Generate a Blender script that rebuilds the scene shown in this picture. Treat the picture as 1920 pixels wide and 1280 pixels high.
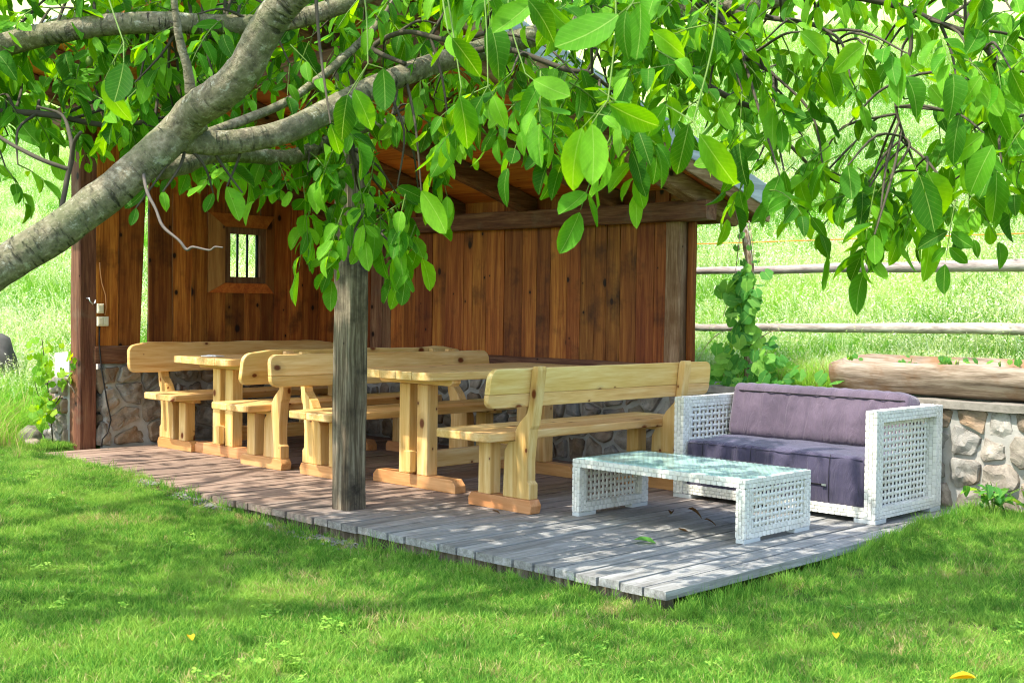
import bpy, bmesh, math, random
import numpy as np
from mathutils import Vector, Matrix, noise
R = math.radians
random.seed(7)
for o in list(bpy.data.objects):
    bpy.data.objects.remove(o)
scene = bpy.context.scene
COL = scene.collection

# ------------------------------------------------------------------ camera
CAM = Vector((3.0347, -4.0445, 1.1479))
FW = Vector((-0.69723413, 0.71630962, -0.02766041))
RT = Vector((0.71624967, 0.69770799, 0.01378269))
UP = Vector((-0.02917156, 0.010202, 0.99952236))
FPX = 2329.5
cd = bpy.data.cameras.new('camera')
cam = bpy.data.objects.new('camera', cd)
COL.objects.link(cam)
cam.matrix_world = Matrix(((RT.x, UP.x, -FW.x, CAM.x), (RT.y, UP.y, -FW.y, CAM.y), (RT.z, UP.z, -FW.z, CAM.z), (0, 0, 0, 1)))
cd.sensor_width = 36
cd.lens = FPX / 1920 * 36
cd.clip_start = 0.05
cd.clip_end = 600
cd.dof.use_dof = True
cd.dof.focus_distance = 7.2
cd.dof.aperture_fstop = 9.0
scene.camera = cam

# ------------------------------------------------------------------ sky, sun, exposure
TOSUN = Vector((-0.22, -1.0, 1.75)).normalized()
sun_el = math.asin(TOSUN.z)
sun_az = math.atan2(TOSUN.x, TOSUN.y)
world = bpy.data.worlds.new('World')
scene.world = world
world.use_nodes = True
wn = world.node_tree.nodes
bg = wn['Background']
sky = wn.new('ShaderNodeTexSky')
sky.sky_type = 'NISHITA'
sky.sun_disc = False
sky.sun_elevation = sun_el
sky.sun_rotation = sun_az
sky.air_density = 1.0
sky.dust_density = 2.0
world.node_tree.links.new(sky.outputs[0], bg.inputs[0])
bg.inputs[1].default_value = 0.15
sl = bpy.data.lights.new('sun', 'SUN')
sl.energy = 2.0
sl.angle = R(0.5)
sl.color = (1.0, 0.95, 0.86)
sun = bpy.data.objects.new('sun', sl)
COL.objects.link(sun)
sun.rotation_euler = TOSUN.to_track_quat('Z', 'Y').to_euler()
vs = scene.view_settings
scene.display_settings.display_device = 'sRGB'
vs.view_transform = 'Standard'
vs.look = 'None'
vs.exposure = 2.02
vs.gamma = 1.0
vs.use_curve_mapping = False
scene.render.engine = 'CYCLES'
scene.cycles.use_denoising = True
scene.cycles.filter_width = 1.1
scene.cycles.max_bounces = 8
scene.cycles.transparent_max_bounces = 8
scene.cycles.caustics_reflective = False
scene.cycles.caustics_refractive = False


def dp(u, v, d):
    """a point seen at (u, v) of the photograph, d metres deep"""
    return CAM + (FW + RT * ((u - 960) / FPX) - UP * ((v - 640) / FPX)) * d


def proj(p):
    q = Vector(p) - CAM
    w = q.dot(FW)
    if w < 0.05:
        return None
    return 960 + FPX * q.dot(RT) / w, 640 - FPX * q.dot(UP) / w, w


# ------------------------------------------------------------------ helpers
def srgb(h):
    h = h.lstrip('#')
    c = [int(h[i:i + 2], 16) / 255 for i in (0, 2, 4)]
    return tuple((x / 12.92 if x < .04045 else ((x + .055) / 1.055) ** 2.4) for x in c) + (1,)


class MB:
    def __init__(s):
        s.v, s.f, s.m, s.uv = [], [], [], {}

    def add(s, vs, fs, mi=0):
        b = len(s.v)
        s.v += [tuple(p) for p in vs]
        for f in fs:
            s.f.append([b + i for i in f])
            s.m.append(mi)
        return b

    def box(s, x0, x1, y0, y1, z0, z1, mi=0):
        s.add([(x0, y0, z0), (x1, y0, z0), (x1, y1, z0), (x0, y1, z0), (x0, y0, z1), (x1, y0, z1), (x1, y1, z1), (x0, y1, z1)],
              [(0, 3, 2, 1), (4, 5, 6, 7), (0, 1, 5, 4), (1, 2, 6, 5), (2, 3, 7, 6), (3, 0, 4, 7)], mi)

    def obox(s, c, ax, ay, az, mi=0):
        c, ax, ay, az = Vector(c), Vector(ax), Vector(ay), Vector(az)
        P = [c + ax * i + ay * j + az * k for k in (-1, 1) for i, j in ((-1, -1), (1, -1), (1, 1), (-1, 1))]
        s.add(P, [(0, 3, 2, 1), (4, 5, 6, 7), (0, 1, 5, 4), (1, 2, 6, 5), (2, 3, 7, 6), (3, 0, 4, 7)], mi)

    def prism(s, poly, axis, t0, t1, mi=0):
        """poly: list of 2-D points in the other two axes (in xyz order), extruded along axis"""
        n = len(poly)

        def mk(a, b, t):
            return {'x': (t, a, b), 'y': (a, t, b), 'z': (a, b, t)}[axis]
        V = [mk(a, b, t0) for a, b in poly] + [mk(a, b, t1) for a, b in poly]
        F = [list(range(n))[::-1], [n + i for i in range(n)]] + [(i, (i + 1) % n, n + (i + 1) % n, n + i) for i in range(n)]
        s.add(V, F, mi)

    def tube(s, path, radii, n=8, mi=0, cap=True, wob=0, ph=0):
        path = [Vector(p) for p in path]
        if not hasattr(radii, '__len__'):
            radii = [radii] * len(path)
        b = len(s.v)
        prev = None
        if not hasattr(s, 'tc'):
            s.tc = []
        run = 0
        for i, p in enumerate(path):
            if i:
                run += (p - path[i - 1]).length
            d = (path[min(i + 1, len(path) - 1)] - path[max(i - 1, 0)])
            if d.length < 1e-9:
                d = Vector((0, 0, 1))
            d.normalize()
            if prev is None:
                a = d.orthogonal().normalized()
            else:
                a = (prev - d * prev.dot(d)).normalized()
            prev = a
            c = d.cross(a)
            for k in range(n):
                t = 2 * math.pi * k / n
                r = radii[i]
                if wob:
                    r *= 1 + wob * noise.noise((k * 1.3 + ph, i * .6 + ph, ph * 3.1))
                s.v.append(tuple(p + (a * math.cos(t) + c * math.sin(t)) * r))
                s.tc.append((radii[i] * math.cos(t), radii[i] * math.sin(t), run))
        for i in range(len(path) - 1):
            for k in range(n):
                s.f.append([b + i * n + k, b + i * n + (k + 1) % n, b + (i + 1) * n + (k + 1) % n, b + (i + 1) * n + k])
                s.m.append(mi)
        if cap:
            s.f.append([b + k for k in range(n)][::-1])
            s.f.append([b + (len(path) - 1) * n + k for k in range(n)])
            s.m += [mi, mi]

    def mesh(s, name, mats, smooth=False):
        me = bpy.data.meshes.new(name)
        me.from_pydata(s.v, [], s.f)
        if len(getattr(s, 'tc', ())) == len(s.v) and s.v:
            at = me.attributes.new('tc', 'FLOAT_VECTOR', 'POINT')
            at.data.foreach_set('vector', np.array(s.tc, dtype=np.float32).ravel())
        if not isinstance(mats, (list, tuple)):
            mats = [mats]
        for m in mats:
            me.materials.append(m)
        if len(mats) > 1:
            me.polygons.foreach_set('material_index', s.m)
        if smooth:
            me.polygons.foreach_set('use_smooth', [True] * len(me.polygons))
        me.update()
        return me

    def build(s, name, mats, parent=None, smooth=False, bevel=0, seg=2, loc=None):
        o = bpy.data.objects.new(name, s.mesh(name, mats, smooth))
        COL.objects.link(o)
        if parent:
            o.parent = parent
        if loc is not None:
            o.location = loc
        if bevel:
            bm = o.modifiers.new('bevel', 'BEVEL')
            bm.width = bevel
            bm.segments = seg
            bm.limit_method = 'ANGLE'
            bm.angle_limit = R(40)
        return o


def empty(name, loc, rz=0):
    o = bpy.data.objects.new(name, None)
    COL.objects.link(o)
    o.location = loc
    o.rotation_euler = (0, 0, rz)
    o.empty_display_size = .1
    return o


def tag(o, label=None, cat=None, group=None, kind=None):
    if label:
        o['label'] = label
    if cat:
        o['category'] = cat
    if group:
        o['group'] = group
    if kind:
        o['kind'] = kind
    return o


def link(name, me, parent=None, loc=(0, 0, 0), rot=(0, 0, 0), scale=(1, 1, 1)):
    o = bpy.data.objects.new(name, me)
    COL.objects.link(o)
    o.location, o.rotation_euler, o.scale = loc, rot, scale
    if parent:
        o.parent = parent
    return o


# ------------------------------------------------------------------ materials
class NT:
    def __init__(s, name):
        s.mat = bpy.data.materials.new(name)
        s.mat.use_nodes = True
        s.t = s.mat.node_tree
        s.n = s.t.nodes
        s.b = s.n['Principled BSDF']
        s.out = s.n['Material Output']

    def N(s, typ, **k):
        nd = s.n.new(typ)
        for a, v in k.items():
            if a.startswith('i_'):
                nd.inputs[int(a[2:])].default_value = v
            else:
                setattr(nd, a, v)
        return nd

    def L(s, a, b):
        s.t.links.new(a, b)

    def math(s, op, a, b=None, c=None):
        nd = s.N('ShaderNodeMath', operation=op)
        for i, x in enumerate((a, b, c)):
            if x is None:
                continue
            if isinstance(x, (int, float)):
                nd.inputs[i].default_value = x
            else:
                s.L(x, nd.inputs[i])
        return nd.outputs[0]

    def mix(s, f, a, b, mode='MIX'):
        nd = s.N('ShaderNodeMix', data_type='RGBA', blend_type=mode)
        for i, x in ((0, f), (6, a), (7, b)):
            if isinstance(x, (int, float, tuple)):
                nd.inputs[i].default_value = x
            else:
                s.L(x, nd.inputs[i])
        return nd.outputs[2]

    def ramp(s, f, *stops):
        nd = s.N('ShaderNodeValToRGB')
        cr = nd.color_ramp
        while len(cr.elements) < len(stops):
            cr.elements.new(.5)
        for e, (p, c) in zip(cr.elements, stops):
            e.position = p
            e.color = c if len(c) == 4 else tuple(c) + (1,)
        s.L(f, nd.inputs[0])
        return nd.outputs[0]

    def coords(s, scale=(1, 1, 1), rnd=True, kind='Object'):
        tc = s.N('ShaderNodeTexCoord')
        mp = s.N('ShaderNodeMapping')
        mp.inputs['Scale'].default_value = scale
        s.L(tc.outputs[kind], mp.inputs[0])
        if rnd:
            oi = s.N('ShaderNodeObjectInfo')
            cx = s.N('ShaderNodeCombineXYZ')
            s.L(s.math('MULTIPLY', oi.outputs['Random'], 37.), cx.inputs[0])
            s.L(s.math('MULTIPLY', oi.outputs['Random'], 91.), cx.inputs[1])
            s.L(s.math('MULTIPLY', oi.outputs['Random'], 53.), cx.inputs[2])
            s.L(cx.outputs[0], mp.inputs['Location'])
            s.rnd = oi.outputs['Random']
        return mp.outputs[0]

    def noise(s, vec, scale, det=4, rough=.55, dist=0):
        nd = s.N('ShaderNodeTexNoise')
        nd.inputs['Scale'].default_value = scale
        nd.inputs['Detail'].default_value = det
        nd.inputs['Roughness'].default_value = rough
        nd.inputs['Distortion'].default_value = dist
        if vec is not None:
            s.L(vec, nd.inputs['Vector'])
        return nd.outputs[0]

    def bump(s, h, strength=.3, dist=.01):
        nd = s.N('ShaderNodeBump')
        nd.inputs['Strength'].default_value = strength
        nd.inputs['Distance'].default_value = dist
        s.L(h, nd.inputs['Height'])
        s.L(nd.outputs[0], s.b.inputs['Normal'])

    def fin(s, col, rough=.7, spec=.3):
        if isinstance(col, tuple):
            s.b.inputs['Base Color'].default_value = col
        else:
            s.L(col, s.b.inputs['Base Color'])
        if isinstance(rough, (int, float)):
            s.b.inputs['Roughness'].default_value = rough
        else:
            s.L(rough, s.b.inputs['Roughness'])
        s.b.inputs['Specular IOR Level'].default_value = spec
        return s.mat


def wood(name, axis, dark, mid, light, knots=.5, knotcol='#3a1808', rough=.6, var=.35, grain=26., bump=.25, spec=.3, stain=None, kscale=5., along=.07):
    """axis: long axis of the piece, 0 x, 1 y, 2 z"""
    t = NT(name)
    sc = [1, 1, 1]
    sc[axis] = along
    v = t.coords(tuple(sc))
    g1 = t.noise(v, grain, 5, .62, .6)
    g2 = t.noise(v, grain * 4.5, 3, .6)
    g3 = t.noise(v, grain * .22, 2, .5)
    f = t.math('ADD', t.math('MULTIPLY', g1, .7), t.math('MULTIPLY', g2, .3))
    c = t.ramp(f, (.30, srgb(dark)), (.48, srgb(mid)), (.66, srgb(light)))
    # board to board variation
    val = t.math('ADD', t.math('MULTIPLY', t.rnd, var), 1 - var * .5)
    hs = t.N('ShaderNodeHueSaturation')
    t.L(val, hs.inputs['Value'])
    t.L(t.math('ADD', t.math('MULTIPLY', t.math('FRACT', t.math('MULTIPLY', t.rnd, 7.3)), .016), .492), hs.inputs['Hue'])
    t.L(c, hs.inputs['Color'])
    c = hs.outputs[0]
    c = t.mix(t.ramp(g3, (.45, (0, 0, 0)), (.75, (.45, .45, .45))), c, srgb(dark))
    if knots:
        v2 = t.coords((1, 1, 1))
        sx = t.N('ShaderNodeSeparateXYZ')
        t.L(v2, sx.inputs[0])
        oth = [k for k in range(3) if k != axis]
        cc = t.N('ShaderNodeCombineXYZ')
        t.L(t.math('ADD', sx.outputs[oth[0]], sx.outputs[oth[1]]), cc.inputs[0])
        t.L(t.math('MULTIPLY', sx.outputs[axis], .7), cc.inputs[1])
        vo = t.N('ShaderNodeTexVoronoi', voronoi_dimensions='2D')
        vo.inputs['Scale'].default_value = kscale
        t.L(cc.outputs[0], vo.inputs['Vector'])
        sep = t.N('ShaderNodeSeparateColor')
        t.L(vo.outputs['Color'], sep.inputs[0])
        on = t.math('GREATER_THAN', sep.outputs[0], 1 - knots)
        dsz = t.math('DIVIDE', vo.outputs['Distance'], t.math('ADD', .25, t.math('MULTIPLY', t.math('POWER', sep.outputs[1], 2.), 1.5)))
        d = t.math('ADD', dsz, t.math('MULTIPLY', t.math('SUBTRACT', g1, .5), .06))
        kf = t.ramp(d, (.05, (1, 1, 1)), (.075, (.7, .7, .7)), (.09, (.28, .28, .28)), (.22, (0, 0, 0)))
        c = t.mix(t.math('MULTIPLY', kf, on), c, srgb(knotcol))
    if stain:
        v3 = t.coords((1, 1, 1))
        sn = t.noise(v3, stain[1], 5, .6)
        c = t.mix(t.ramp(sn, (stain[2], (0, 0, 0)), (stain[3], (1, 1, 1))), c, srgb(stain[0]))
    if bump:
        t.bump(f, bump, .004)
    return t.fin(c, rough, spec)


M = {}
M['pine'] = {a: wood('pine_%d' % a, a, '#bd8a45', '#d8ae6a', '#e8ca92', .55, '#6a3210', .45, .28, 18, .1, .3, None, 6.) for a in (0, 1, 2)}
M['pine_foot'] = wood('pine_foot', 0, '#ad7442', '#c58c56', '#d6a470', .2, '#6a2d0c', .5, .16, 20, .1)
M['wall'] = wood('wall_planks', 2, '#54260c', '#8e4c1b', '#bb7630', .55, '#1e0d05', .6, .8, 24, .5, .2, ('#331a0c', 3.2, .54, .76), 4.6, .05)
M['wall_r'] = wood('wall_planks_back', 2, '#58280e', '#904e1e', '#b87432', .55, '#1e0d05', .6, .8, 24, .5, .2, ('#331a0c', 3.2, .54, .76), 4.6, .05)
M['trimw'] = wood('window_trim', 2, '#6e3f1a', '#94602e', '#ab7a42', .2, '#3a1808', .6, .1, 20, .3)
M['roofboard'] = wood('roof_boards', 0, '#8a4416', '#b86426', '#d08236', .3, '#3a1808', .65, .4, 20, .3)
M['oldbeam'] = {a: wood('old_beam_%d' % a, a, '#3d271c', '#694531', '#8d684a', .3, '#1c0f0a', .75, .3, 24, .7, .2, ('#6d5a48', 5, .55, .8)) for a in (0, 1, 2)}
M['greypost'] = wood('grey_post', 2, '#2a231b', '#6a5d4b', '#a3967f', .4, '#1e1a15', .9, .2, 34, 1.4, .1, ('#36312a', 5, .5, .7), 4.5, .05)
M['greybrown'] = {a: wood('greybrown_%d' % a, a, '#4a3421', '#7c6044', '#a3886a', .3, '#2e2117', .85, .2, 30, .9, .15, ('#6a4a30', 4, .5, .75)) for a in (0, 1, 2)}
M['silver'] = wood('silver_board', 1, '#77797f', '#979aa2', '#b3b6bd', .2, '#4a4a4c', .8, .2, 26, .5)
M['rail'] = wood('rail', 0, '#5d544c', '#968b80', '#bcb3a8', .2, '#433a33', .85, .2, 24, .8)
M['logw'] = wood('log', 0, '#43372c', '#8f806d', '#bcae9b', .3, '#2e2117', .9, .2, 26, 1.6, .1, ('#7d5c3c', 3.5, .5, .72), 3, .09)


def deck_material():
    t = NT('deck_boards')
    v = t.coords((1, .06, 1))
    g1 = t.noise(v, 30, 5, .65, .4)
    g2 = t.noise(v, 130, 3, .6)
    f = t.math('ADD', t.math('MULTIPLY', g1, .65), t.math('MULTIPLY', g2, .35))
    grey = t.ramp(f, (.3, srgb('#55534f')), (.5, srgb('#86847f')), (.7, srgb('#a9a8a5')))
    brown = t.ramp(f, (.3, srgb('#56463b')), (.5, srgb('#867060')), (.7, srgb('#a99684')))
    geo = t.N('ShaderNodeNewGeometry')
    sep = t.N('ShaderNodeSeparateXYZ')
    t.L(geo.outputs['Position'], sep.inputs[0])
    n = t.noise(geo.outputs['Position'], 2.2, 4, .6)
    # boards kept dry under the roof stay brown, those in the rain have silvered
    m = t.math('ADD', t.math('MULTIPLY', t.math('ADD', sep.outputs[0], 2.6), .62), t.math('SUBTRACT', n, .5))
    m = t.math('SUBTRACT', m, t.math('MULTIPLY', t.math('SUBTRACT', sep.outputs[1], .9), .32))
    fac = t.ramp(m, (.0, (0, 0, 0)), (.8, (1, 1, 1)))
    c = t.mix(fac, brown, grey)
    hs = t.N('ShaderNodeHueSaturation')
    t.L(t.math('ADD', t.math('MULTIPLY', t.rnd, .3), .85), hs.inputs['Value'])
    t.L(c, hs.inputs['Color'])
    st = t.noise(geo.outputs['Position'], 5.5, 5, .65)
    c = t.mix(t.ramp(st, (.56, (0, 0, 0)), (.74, (.75, .75, .75))), hs.outputs[0], srgb('#4a4540'))
    t.bump(f, .5, .004)
    return t.fin(c, .62, .35)


M['deck'] = deck_material()


def simple(name, col, rough=.6, spec=.3, metal=0, nscale=0, var=.12, bump=0):
    t = NT(name)
    c = srgb(col)
    if nscale:
        v = t.coords()
        n = t.noise(v, nscale, 4, .6)
        hs = t.N('ShaderNodeHueSaturation')
        hs.inputs['Color'].default_value = c
        t.L(t.math('ADD', t.math('MULTIPLY', n, var * 2), 1 - var), hs.inputs['Value'])
        c = hs.outputs[0]
        if bump:
            t.bump(n, bump, .004)
    t.b.inputs['Metallic'].default_value = metal
    return t.fin(c, rough, spec)


def wicker_material():
    t = NT('white_wicker')
    g = t.N('ShaderNodeNewGeometry')
    n = t.noise(g.outputs['Position'], 7, 6, .7)
    n2 = t.noise(g.outputs['Position'], 45, 3, .6)
    c = t.mix(t.ramp(n, (.5, (0, 0, 0)), (.75, (.8, .8, .8))), srgb('#dfddd2'), srgb('#bcb59c'))
    hs = t.N('ShaderNodeHueSaturation')
    t.L(t.math('ADD', .86, t.math('MULTIPLY', g.outputs['Random Per Island'], .2)), hs.inputs['Value'])
    t.L(c, hs.inputs['Color'])
    t.bump(n2, .2, .003)
    return t.fin(hs.outputs[0], .5, .35)


M['wicker'] = wicker_material()
M['shadedcore'] = simple('shaded_core', '#b3b1a6', .7)  # bar core greyer than the straps: shade of the weave gaps painted in
M['plasticfoot'] = simple('foot_grey', '#c3c6c2', .5)
M['mortar'] = simple('mortar', '#a39f96', .95, .15, 0, 14, .35, 1.)
M['concrete'] = simple('concrete_cap', '#827c71', .95, .15, 0, 22, .5, 1.)
M['white'] = simple('white_paint', '#e8e8e2', .6)
M['cream'] = simple('cream_plastic', '#d8cfb4', .45)
M['black'] = simple('black_rubber', '#15120f', .6)
M['iron'] = simple('dark_iron', '#1c2a2c', .5, .4, .3)
M['zinc'] = simple('zinc', '#c9cccc', .3, .5, .8)
M['orange'] = simple('orange_cord', '#d98a1e', .6)
M['peach'] = simple('peach_cord', '#c98a58', .6)
M['soil'] = simple('soil', '#4a3a28', .95, .1, 0, 20, .4, .6)
M['stem'] = simple('green_stem', '#5f7a2c', .6)
M['blue'] = simple('print_blue', '#5d6fae', .4)
M['printgreen'] = simple('print_green', '#a9b86a', .4)
M['paper'] = simple('paper', '#e6e4de', .5)


def stone_material():
    t = NT('field_stone')
    v = t.coords()
    n = t.noise(v, 9, 6, .68, .5)
    n2 = t.noise(v, 3, 3, .5)
    base = t.ramp(t.rnd, (.0, srgb('#7c756a')), (.3, srgb('#948d80')), (.55, srgb('#87745e')), (.8, srgb('#a39d92')), (1., srgb('#77756f')))
    c = t.mix(t.ramp(n2, (.5, (0, 0, 0)), (.75, (.7, .7, .7))), base, srgb('#96714a'))
    c = t.mix(t.ramp(n, (.35, (.7, .7, .7)), (.55, (0, 0, 0))), c, srgb('#4d463c'))
    c = t.mix(t.ramp(n, (.6, (0, 0, 0)), (.78, (.6, .6, .6))), c, srgb('#c2b8a6'))
    t.bump(n, .9, .012)
    return t.fin(c, .9, .2)


M['stone'] = stone_material()
M['greystone'] = simple('grey_boulder', '#55534e', .95, .15, 0, 8, .5, 1.)


def fabric_material(name, c0, c1):
    t = NT(name)
    v = t.coords((1, 1, 1), False)
    n = t.noise(v, 5, 4, .6)
    w = t.noise(v, 260, 2, .5)
    c = t.ramp(n, (.35, srgb(c0)), (.65, srgb(c1)))
    vv = t.coords((9, 9, 2.2), False)
    cr = t.noise(vv, 1.6, 4, .55, 1.2)
    t.bump(t.math('ADD', t.math('MULTIPLY', w, .06), cr), 1., .016)
    t.b.inputs['Sheen Weight'].default_value = .25
    return t.fin(c, .75, .25)


M['fabric'] = fabric_material('plum_fabric', '#4a3f4c', '#625462')
M['fabric2'] = fabric_material('violet_fabric', '#373346', '#484257')


def leaf_material(name, hue_lo, hue_mid, hue_hi, transl=.45, veins=True, obj=False, spec=.1, loc=None):
    t = NT(name)
    if obj:
        oi = t.N('ShaderNodeObjectInfo')
        rnd = oi.outputs['Random']
    else:
        g = t.N('ShaderNodeNewGeometry')
        rnd = g.outputs['Random Per Island']
    c = t.ramp(rnd, (0., srgb(hue_lo)), (.5, srgb(hue_mid)), (1., srgb(hue_hi)))
    if veins:
        tc = t.N('ShaderNodeTexCoord')
        sp = t.N('ShaderNodeSeparateXYZ')
        t.L(tc.outputs['UV'], sp.inputs[0])
        du = t.math('ABSOLUTE', t.math('SUBTRACT', sp.outputs[0], .5))
        mid = t.math('LESS_THAN', du, .014)
        w = t.math('SINE', t.math('MULTIPLY', t.math('SUBTRACT', sp.outputs[1], t.math('MULTIPLY', du, .5)), 62.))
        side = t.math('GREATER_THAN', w, .93)
        f = t.math('MAXIMUM', t.math('MULTIPLY', mid, .38), t.math('MULTIPLY', side, .08))
        c = t.mix(f, c, srgb('#b4c86a'))
    if veins:
        nl = t.noise(tc.outputs['UV'], 5, 4, .7)
        nd_ = t.N('ShaderNodeTexNoise', noise_dimensions='4D')
        nd_.inputs['Scale'].default_value = 3.2
        nd_.inputs['Detail'].default_value = 5
        nd_.inputs['Roughness'].default_value = .7
        t.L(tc.outputs['UV'], nd_.inputs['Vector'])
        t.L(t.math('MULTIPLY', rnd, 50.), nd_.inputs['W'])
        hv = t.N('ShaderNodeHueSaturation')
        t.L(t.math('ADD', .55, t.math('MULTIPLY', nd_.outputs[0], .9)), hv.inputs['Value'])
        t.L(c, hv.inputs['Color'])
        c = t.mix(t.ramp(nd_.outputs[0], (.655, (0, 0, 0)), (.70, (.8, .8, .8))), hv.outputs[0], srgb('#6b5a26'))
    elif loc:
        oi2 = t.N('ShaderNodeObjectInfo')
        pn = t.noise(oi2.outputs['Location'], loc[0], 4, .6)
        c = t.mix(t.ramp(pn, (.5, (0, 0, 0)), (.70, (.75, .75, .75))), c, srgb(loc[1]))
        c = t.mix(t.ramp(pn, (.32, (.7, .7, .7)), (.5, (0, 0, 0))), c, srgb(loc[2]))
    t.fin(c, .58, spec)
    tr = t.N('ShaderNodeBsdfTranslucent')
    hs = t.N('ShaderNodeHueSaturation')
    hs.inputs['Hue'].default_value = .466 if veins else .490
    hs.inputs['Saturation'].default_value = 1.12 if veins else 1.02
    hs.inputs['Value'].default_value = 2.1 if veins else 1.8
    t.L(c, hs.inputs['Color'])
    t.L(hs.outputs[0], tr.inputs[0])
    mx = t.N('ShaderNodeMixShader')
    mx.inputs[0].default_value = transl
    t.L(t.b.outputs[0], mx.inputs[1])
    t.L(tr.outputs[0], mx.inputs[2])
    t.L(mx.outputs[0], t.out.inputs[0])
    return t.mat


M['leaf'] = leaf_material('walnut_leaf', '#295c10', '#428018', '#70aa2c')
M['leafo'] = leaf_material('walnut_leaf_single', '#295c10', '#428018', '#70aa2c', obj=True)
M['vineleaf'] = leaf_material('vine_leaf', '#3a7034', '#4f8a3c', '#79a548')
M['ivyleaf'] = leaf_material('ivy_leaf', '#4f8426', '#6c9c2c', '#93b23a')
M['grass'] = leaf_material('lawn_blade', '#457824', '#629634', '#98b84e', .35, False, spec=.1, loc=(2.3, '#8dab48', '#3f7024'))
M['grass2'] = leaf_material('lawn_blade_dry', '#7a8a3c', '#a39a5c', '#b8a878', .3, False)
M['mgrass'] = leaf_material('meadow_blade', '#45841a', '#5f9e26', '#8cb83c', .4, False, spec=.12, loc=(.4, '#a2c24e', '#38741a'))
M['mgrass2'] = leaf_material('meadow_seed_head', '#9fb45a', '#c0c88a', '#eae8d4', .35, False, spec=.12)
M['dryleaf'] = leaf_material('dry_leaf', '#4a3520', '#5e4426', '#6b5030', .2)
M['yellowleaf'] = leaf_material('yellow_leaf', '#a8881a', '#b5961c', '#c0a226', .2)


def bark_material():
    t = NT('walnut_bark')
    at = t.N('ShaderNodeAttribute', attribute_name='tc')
    v = at.outputs['Vector']
    n = t.noise(v, 6, 5, .65)
    n2 = t.noise(v, 38, 5, .7)
    c = t.ramp(n2, (.28, srgb('#4c4639')), (.5, srgb('#7a7159')), (.72, srgb('#a59c82')))
    c = t.mix(t.ramp(n, (.42, (0, 0, 0)), (.62, (.7, .7, .7))), c, srgb('#5d6340'))
    # dark lenticels ring the limb in short streaks, thick in some stretches
    mp = t.N('ShaderNodeMapping')
    mp.inputs['Scale'].default_value = (13, 13, 62)
    t.L(v, mp.inputs[0])
    n4 = t.noise(mp.outputs[0], 1, 3, .6)
    n5 = t.noise(v, 3.5, 2, .5)
    st = t.math('MULTIPLY', t.ramp(n4, (.55, (0, 0, 0)), (.66, (1, 1, 1))), t.ramp(n5, (.4, (.15, .15, .15)), (.6, (.9, .9, .9))))
    c = t.mix(st, c, srgb('#201e19'))
    vo = t.N('ShaderNodeTexVoronoi')
    vo.inputs['Scale'].default_value = 75
    t.L(v, vo.inputs['Vector'])
    c = t.mix(t.ramp(vo.outputs['Distance'], (.08, (.6, .6, .6)), (.16, (0, 0, 0))), c, srgb('#a09e88'))
    n6 = t.noise(v, 15, 5, .75)
    c = t.mix(t.ramp(n6, (.58, (0, 0, 0)), (.66, (.7, .7, .7))), c, srgb('#b3b19c'))
    c = t.mix(t.ramp(n6, (.33, (.6, .6, .6)), (.40, (0, 0, 0))), c, srgb('#3c382d'))
    t.bump(t.math('SUBTRACT', n2, t.math('MULTIPLY', st, .6)), 1., .010)
    return t.fin(c, .85, .2)


M['bark'] = bark_material()
M['twig'] = simple('twig_bark', '#4a4436', .85, .2, 0, 40, .25)
M['deadtwig'] = simple('dead_twig', '#6b6259', .9, .1, 0, 40, .25)


def vinebark():
    t = NT('vine_bark')
    v = t.coords((1, 1, .15), False)
    n = t.noise(v, 60, 4, .65)
    c = t.ramp(n, (.35, srgb('#4e3b2c')), (.5, srgb('#8a715a')), (.65, srgb('#c4b5a2')))
    t.bump(n, 1, .008)
    return t.fin(c, .9, .15)


M['vinebark'] = vinebark()


def ground_material(name, a, b, c_, s1):
    t = NT(name)
    g = t.N('ShaderNodeNewGeometry')
    n = t.noise(g.outputs['Position'], s1, 6, .65)
    n2 = t.noise(g.outputs['Position'], s1 * 9, 4, .6)
    c = t.ramp(n, (.3, srgb(a)), (.5, srgb(b)), (.7, srgb(c_)))
    c = t.mix(t.ramp(n2, (.4, (.6, .6, .6)), (.6, (0, 0, 0))), c, srgb(a))
    t.bump(n2, .6, .02)
    return t.fin(c, .95, .1)


M['lawn'] = ground_material('lawn_soil', '#33491a', '#4c6a24', '#6a6a3c', 2.2)


def meadow_material():
    t = NT('meadow_turf')
    g = t.N('ShaderNodeNewGeometry')
    p = g.outputs['Position']
    n = t.noise(p, .5, 6, .65)
    n2 = t.noise(p, 9, 4, .7)
    n3 = t.noise(p, 60, 3, .7)
    c = t.ramp(n, (.3, srgb('#4f8426')), (.5, srgb('#679c34')), (.7, srgb('#8cb050')))
    c = t.mix(t.ramp(n2, (.4, (.5, .5, .5)), (.62, (0, 0, 0))), c, srgb('#4c7d26'))
    c = t.mix(t.ramp(n3, (.55, (0, 0, 0)), (.72, (.6, .6, .6))), c, srgb('#c8d09c'))
    # upper field has been mown and its hay lies pale
    sp = t.N('ShaderNodeSeparateXYZ')
    t.L(p, sp.inputs[0])
    hz = t.math('ADD', t.math('MULTIPLY', sp.outputs[2], .2), t.math('MULTIPLY', t.math('SUBTRACT', n, .5), .6))
    c = t.mix(t.ramp(hz, (.55, (0, 0, 0)), (.95, (.85, .85, .85))), c, srgb('#b0c07c'))
    t.bump(n2, .8, .05)
    return t.fin(c, .95, .1)


M['meadow'] = meadow_material()


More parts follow.
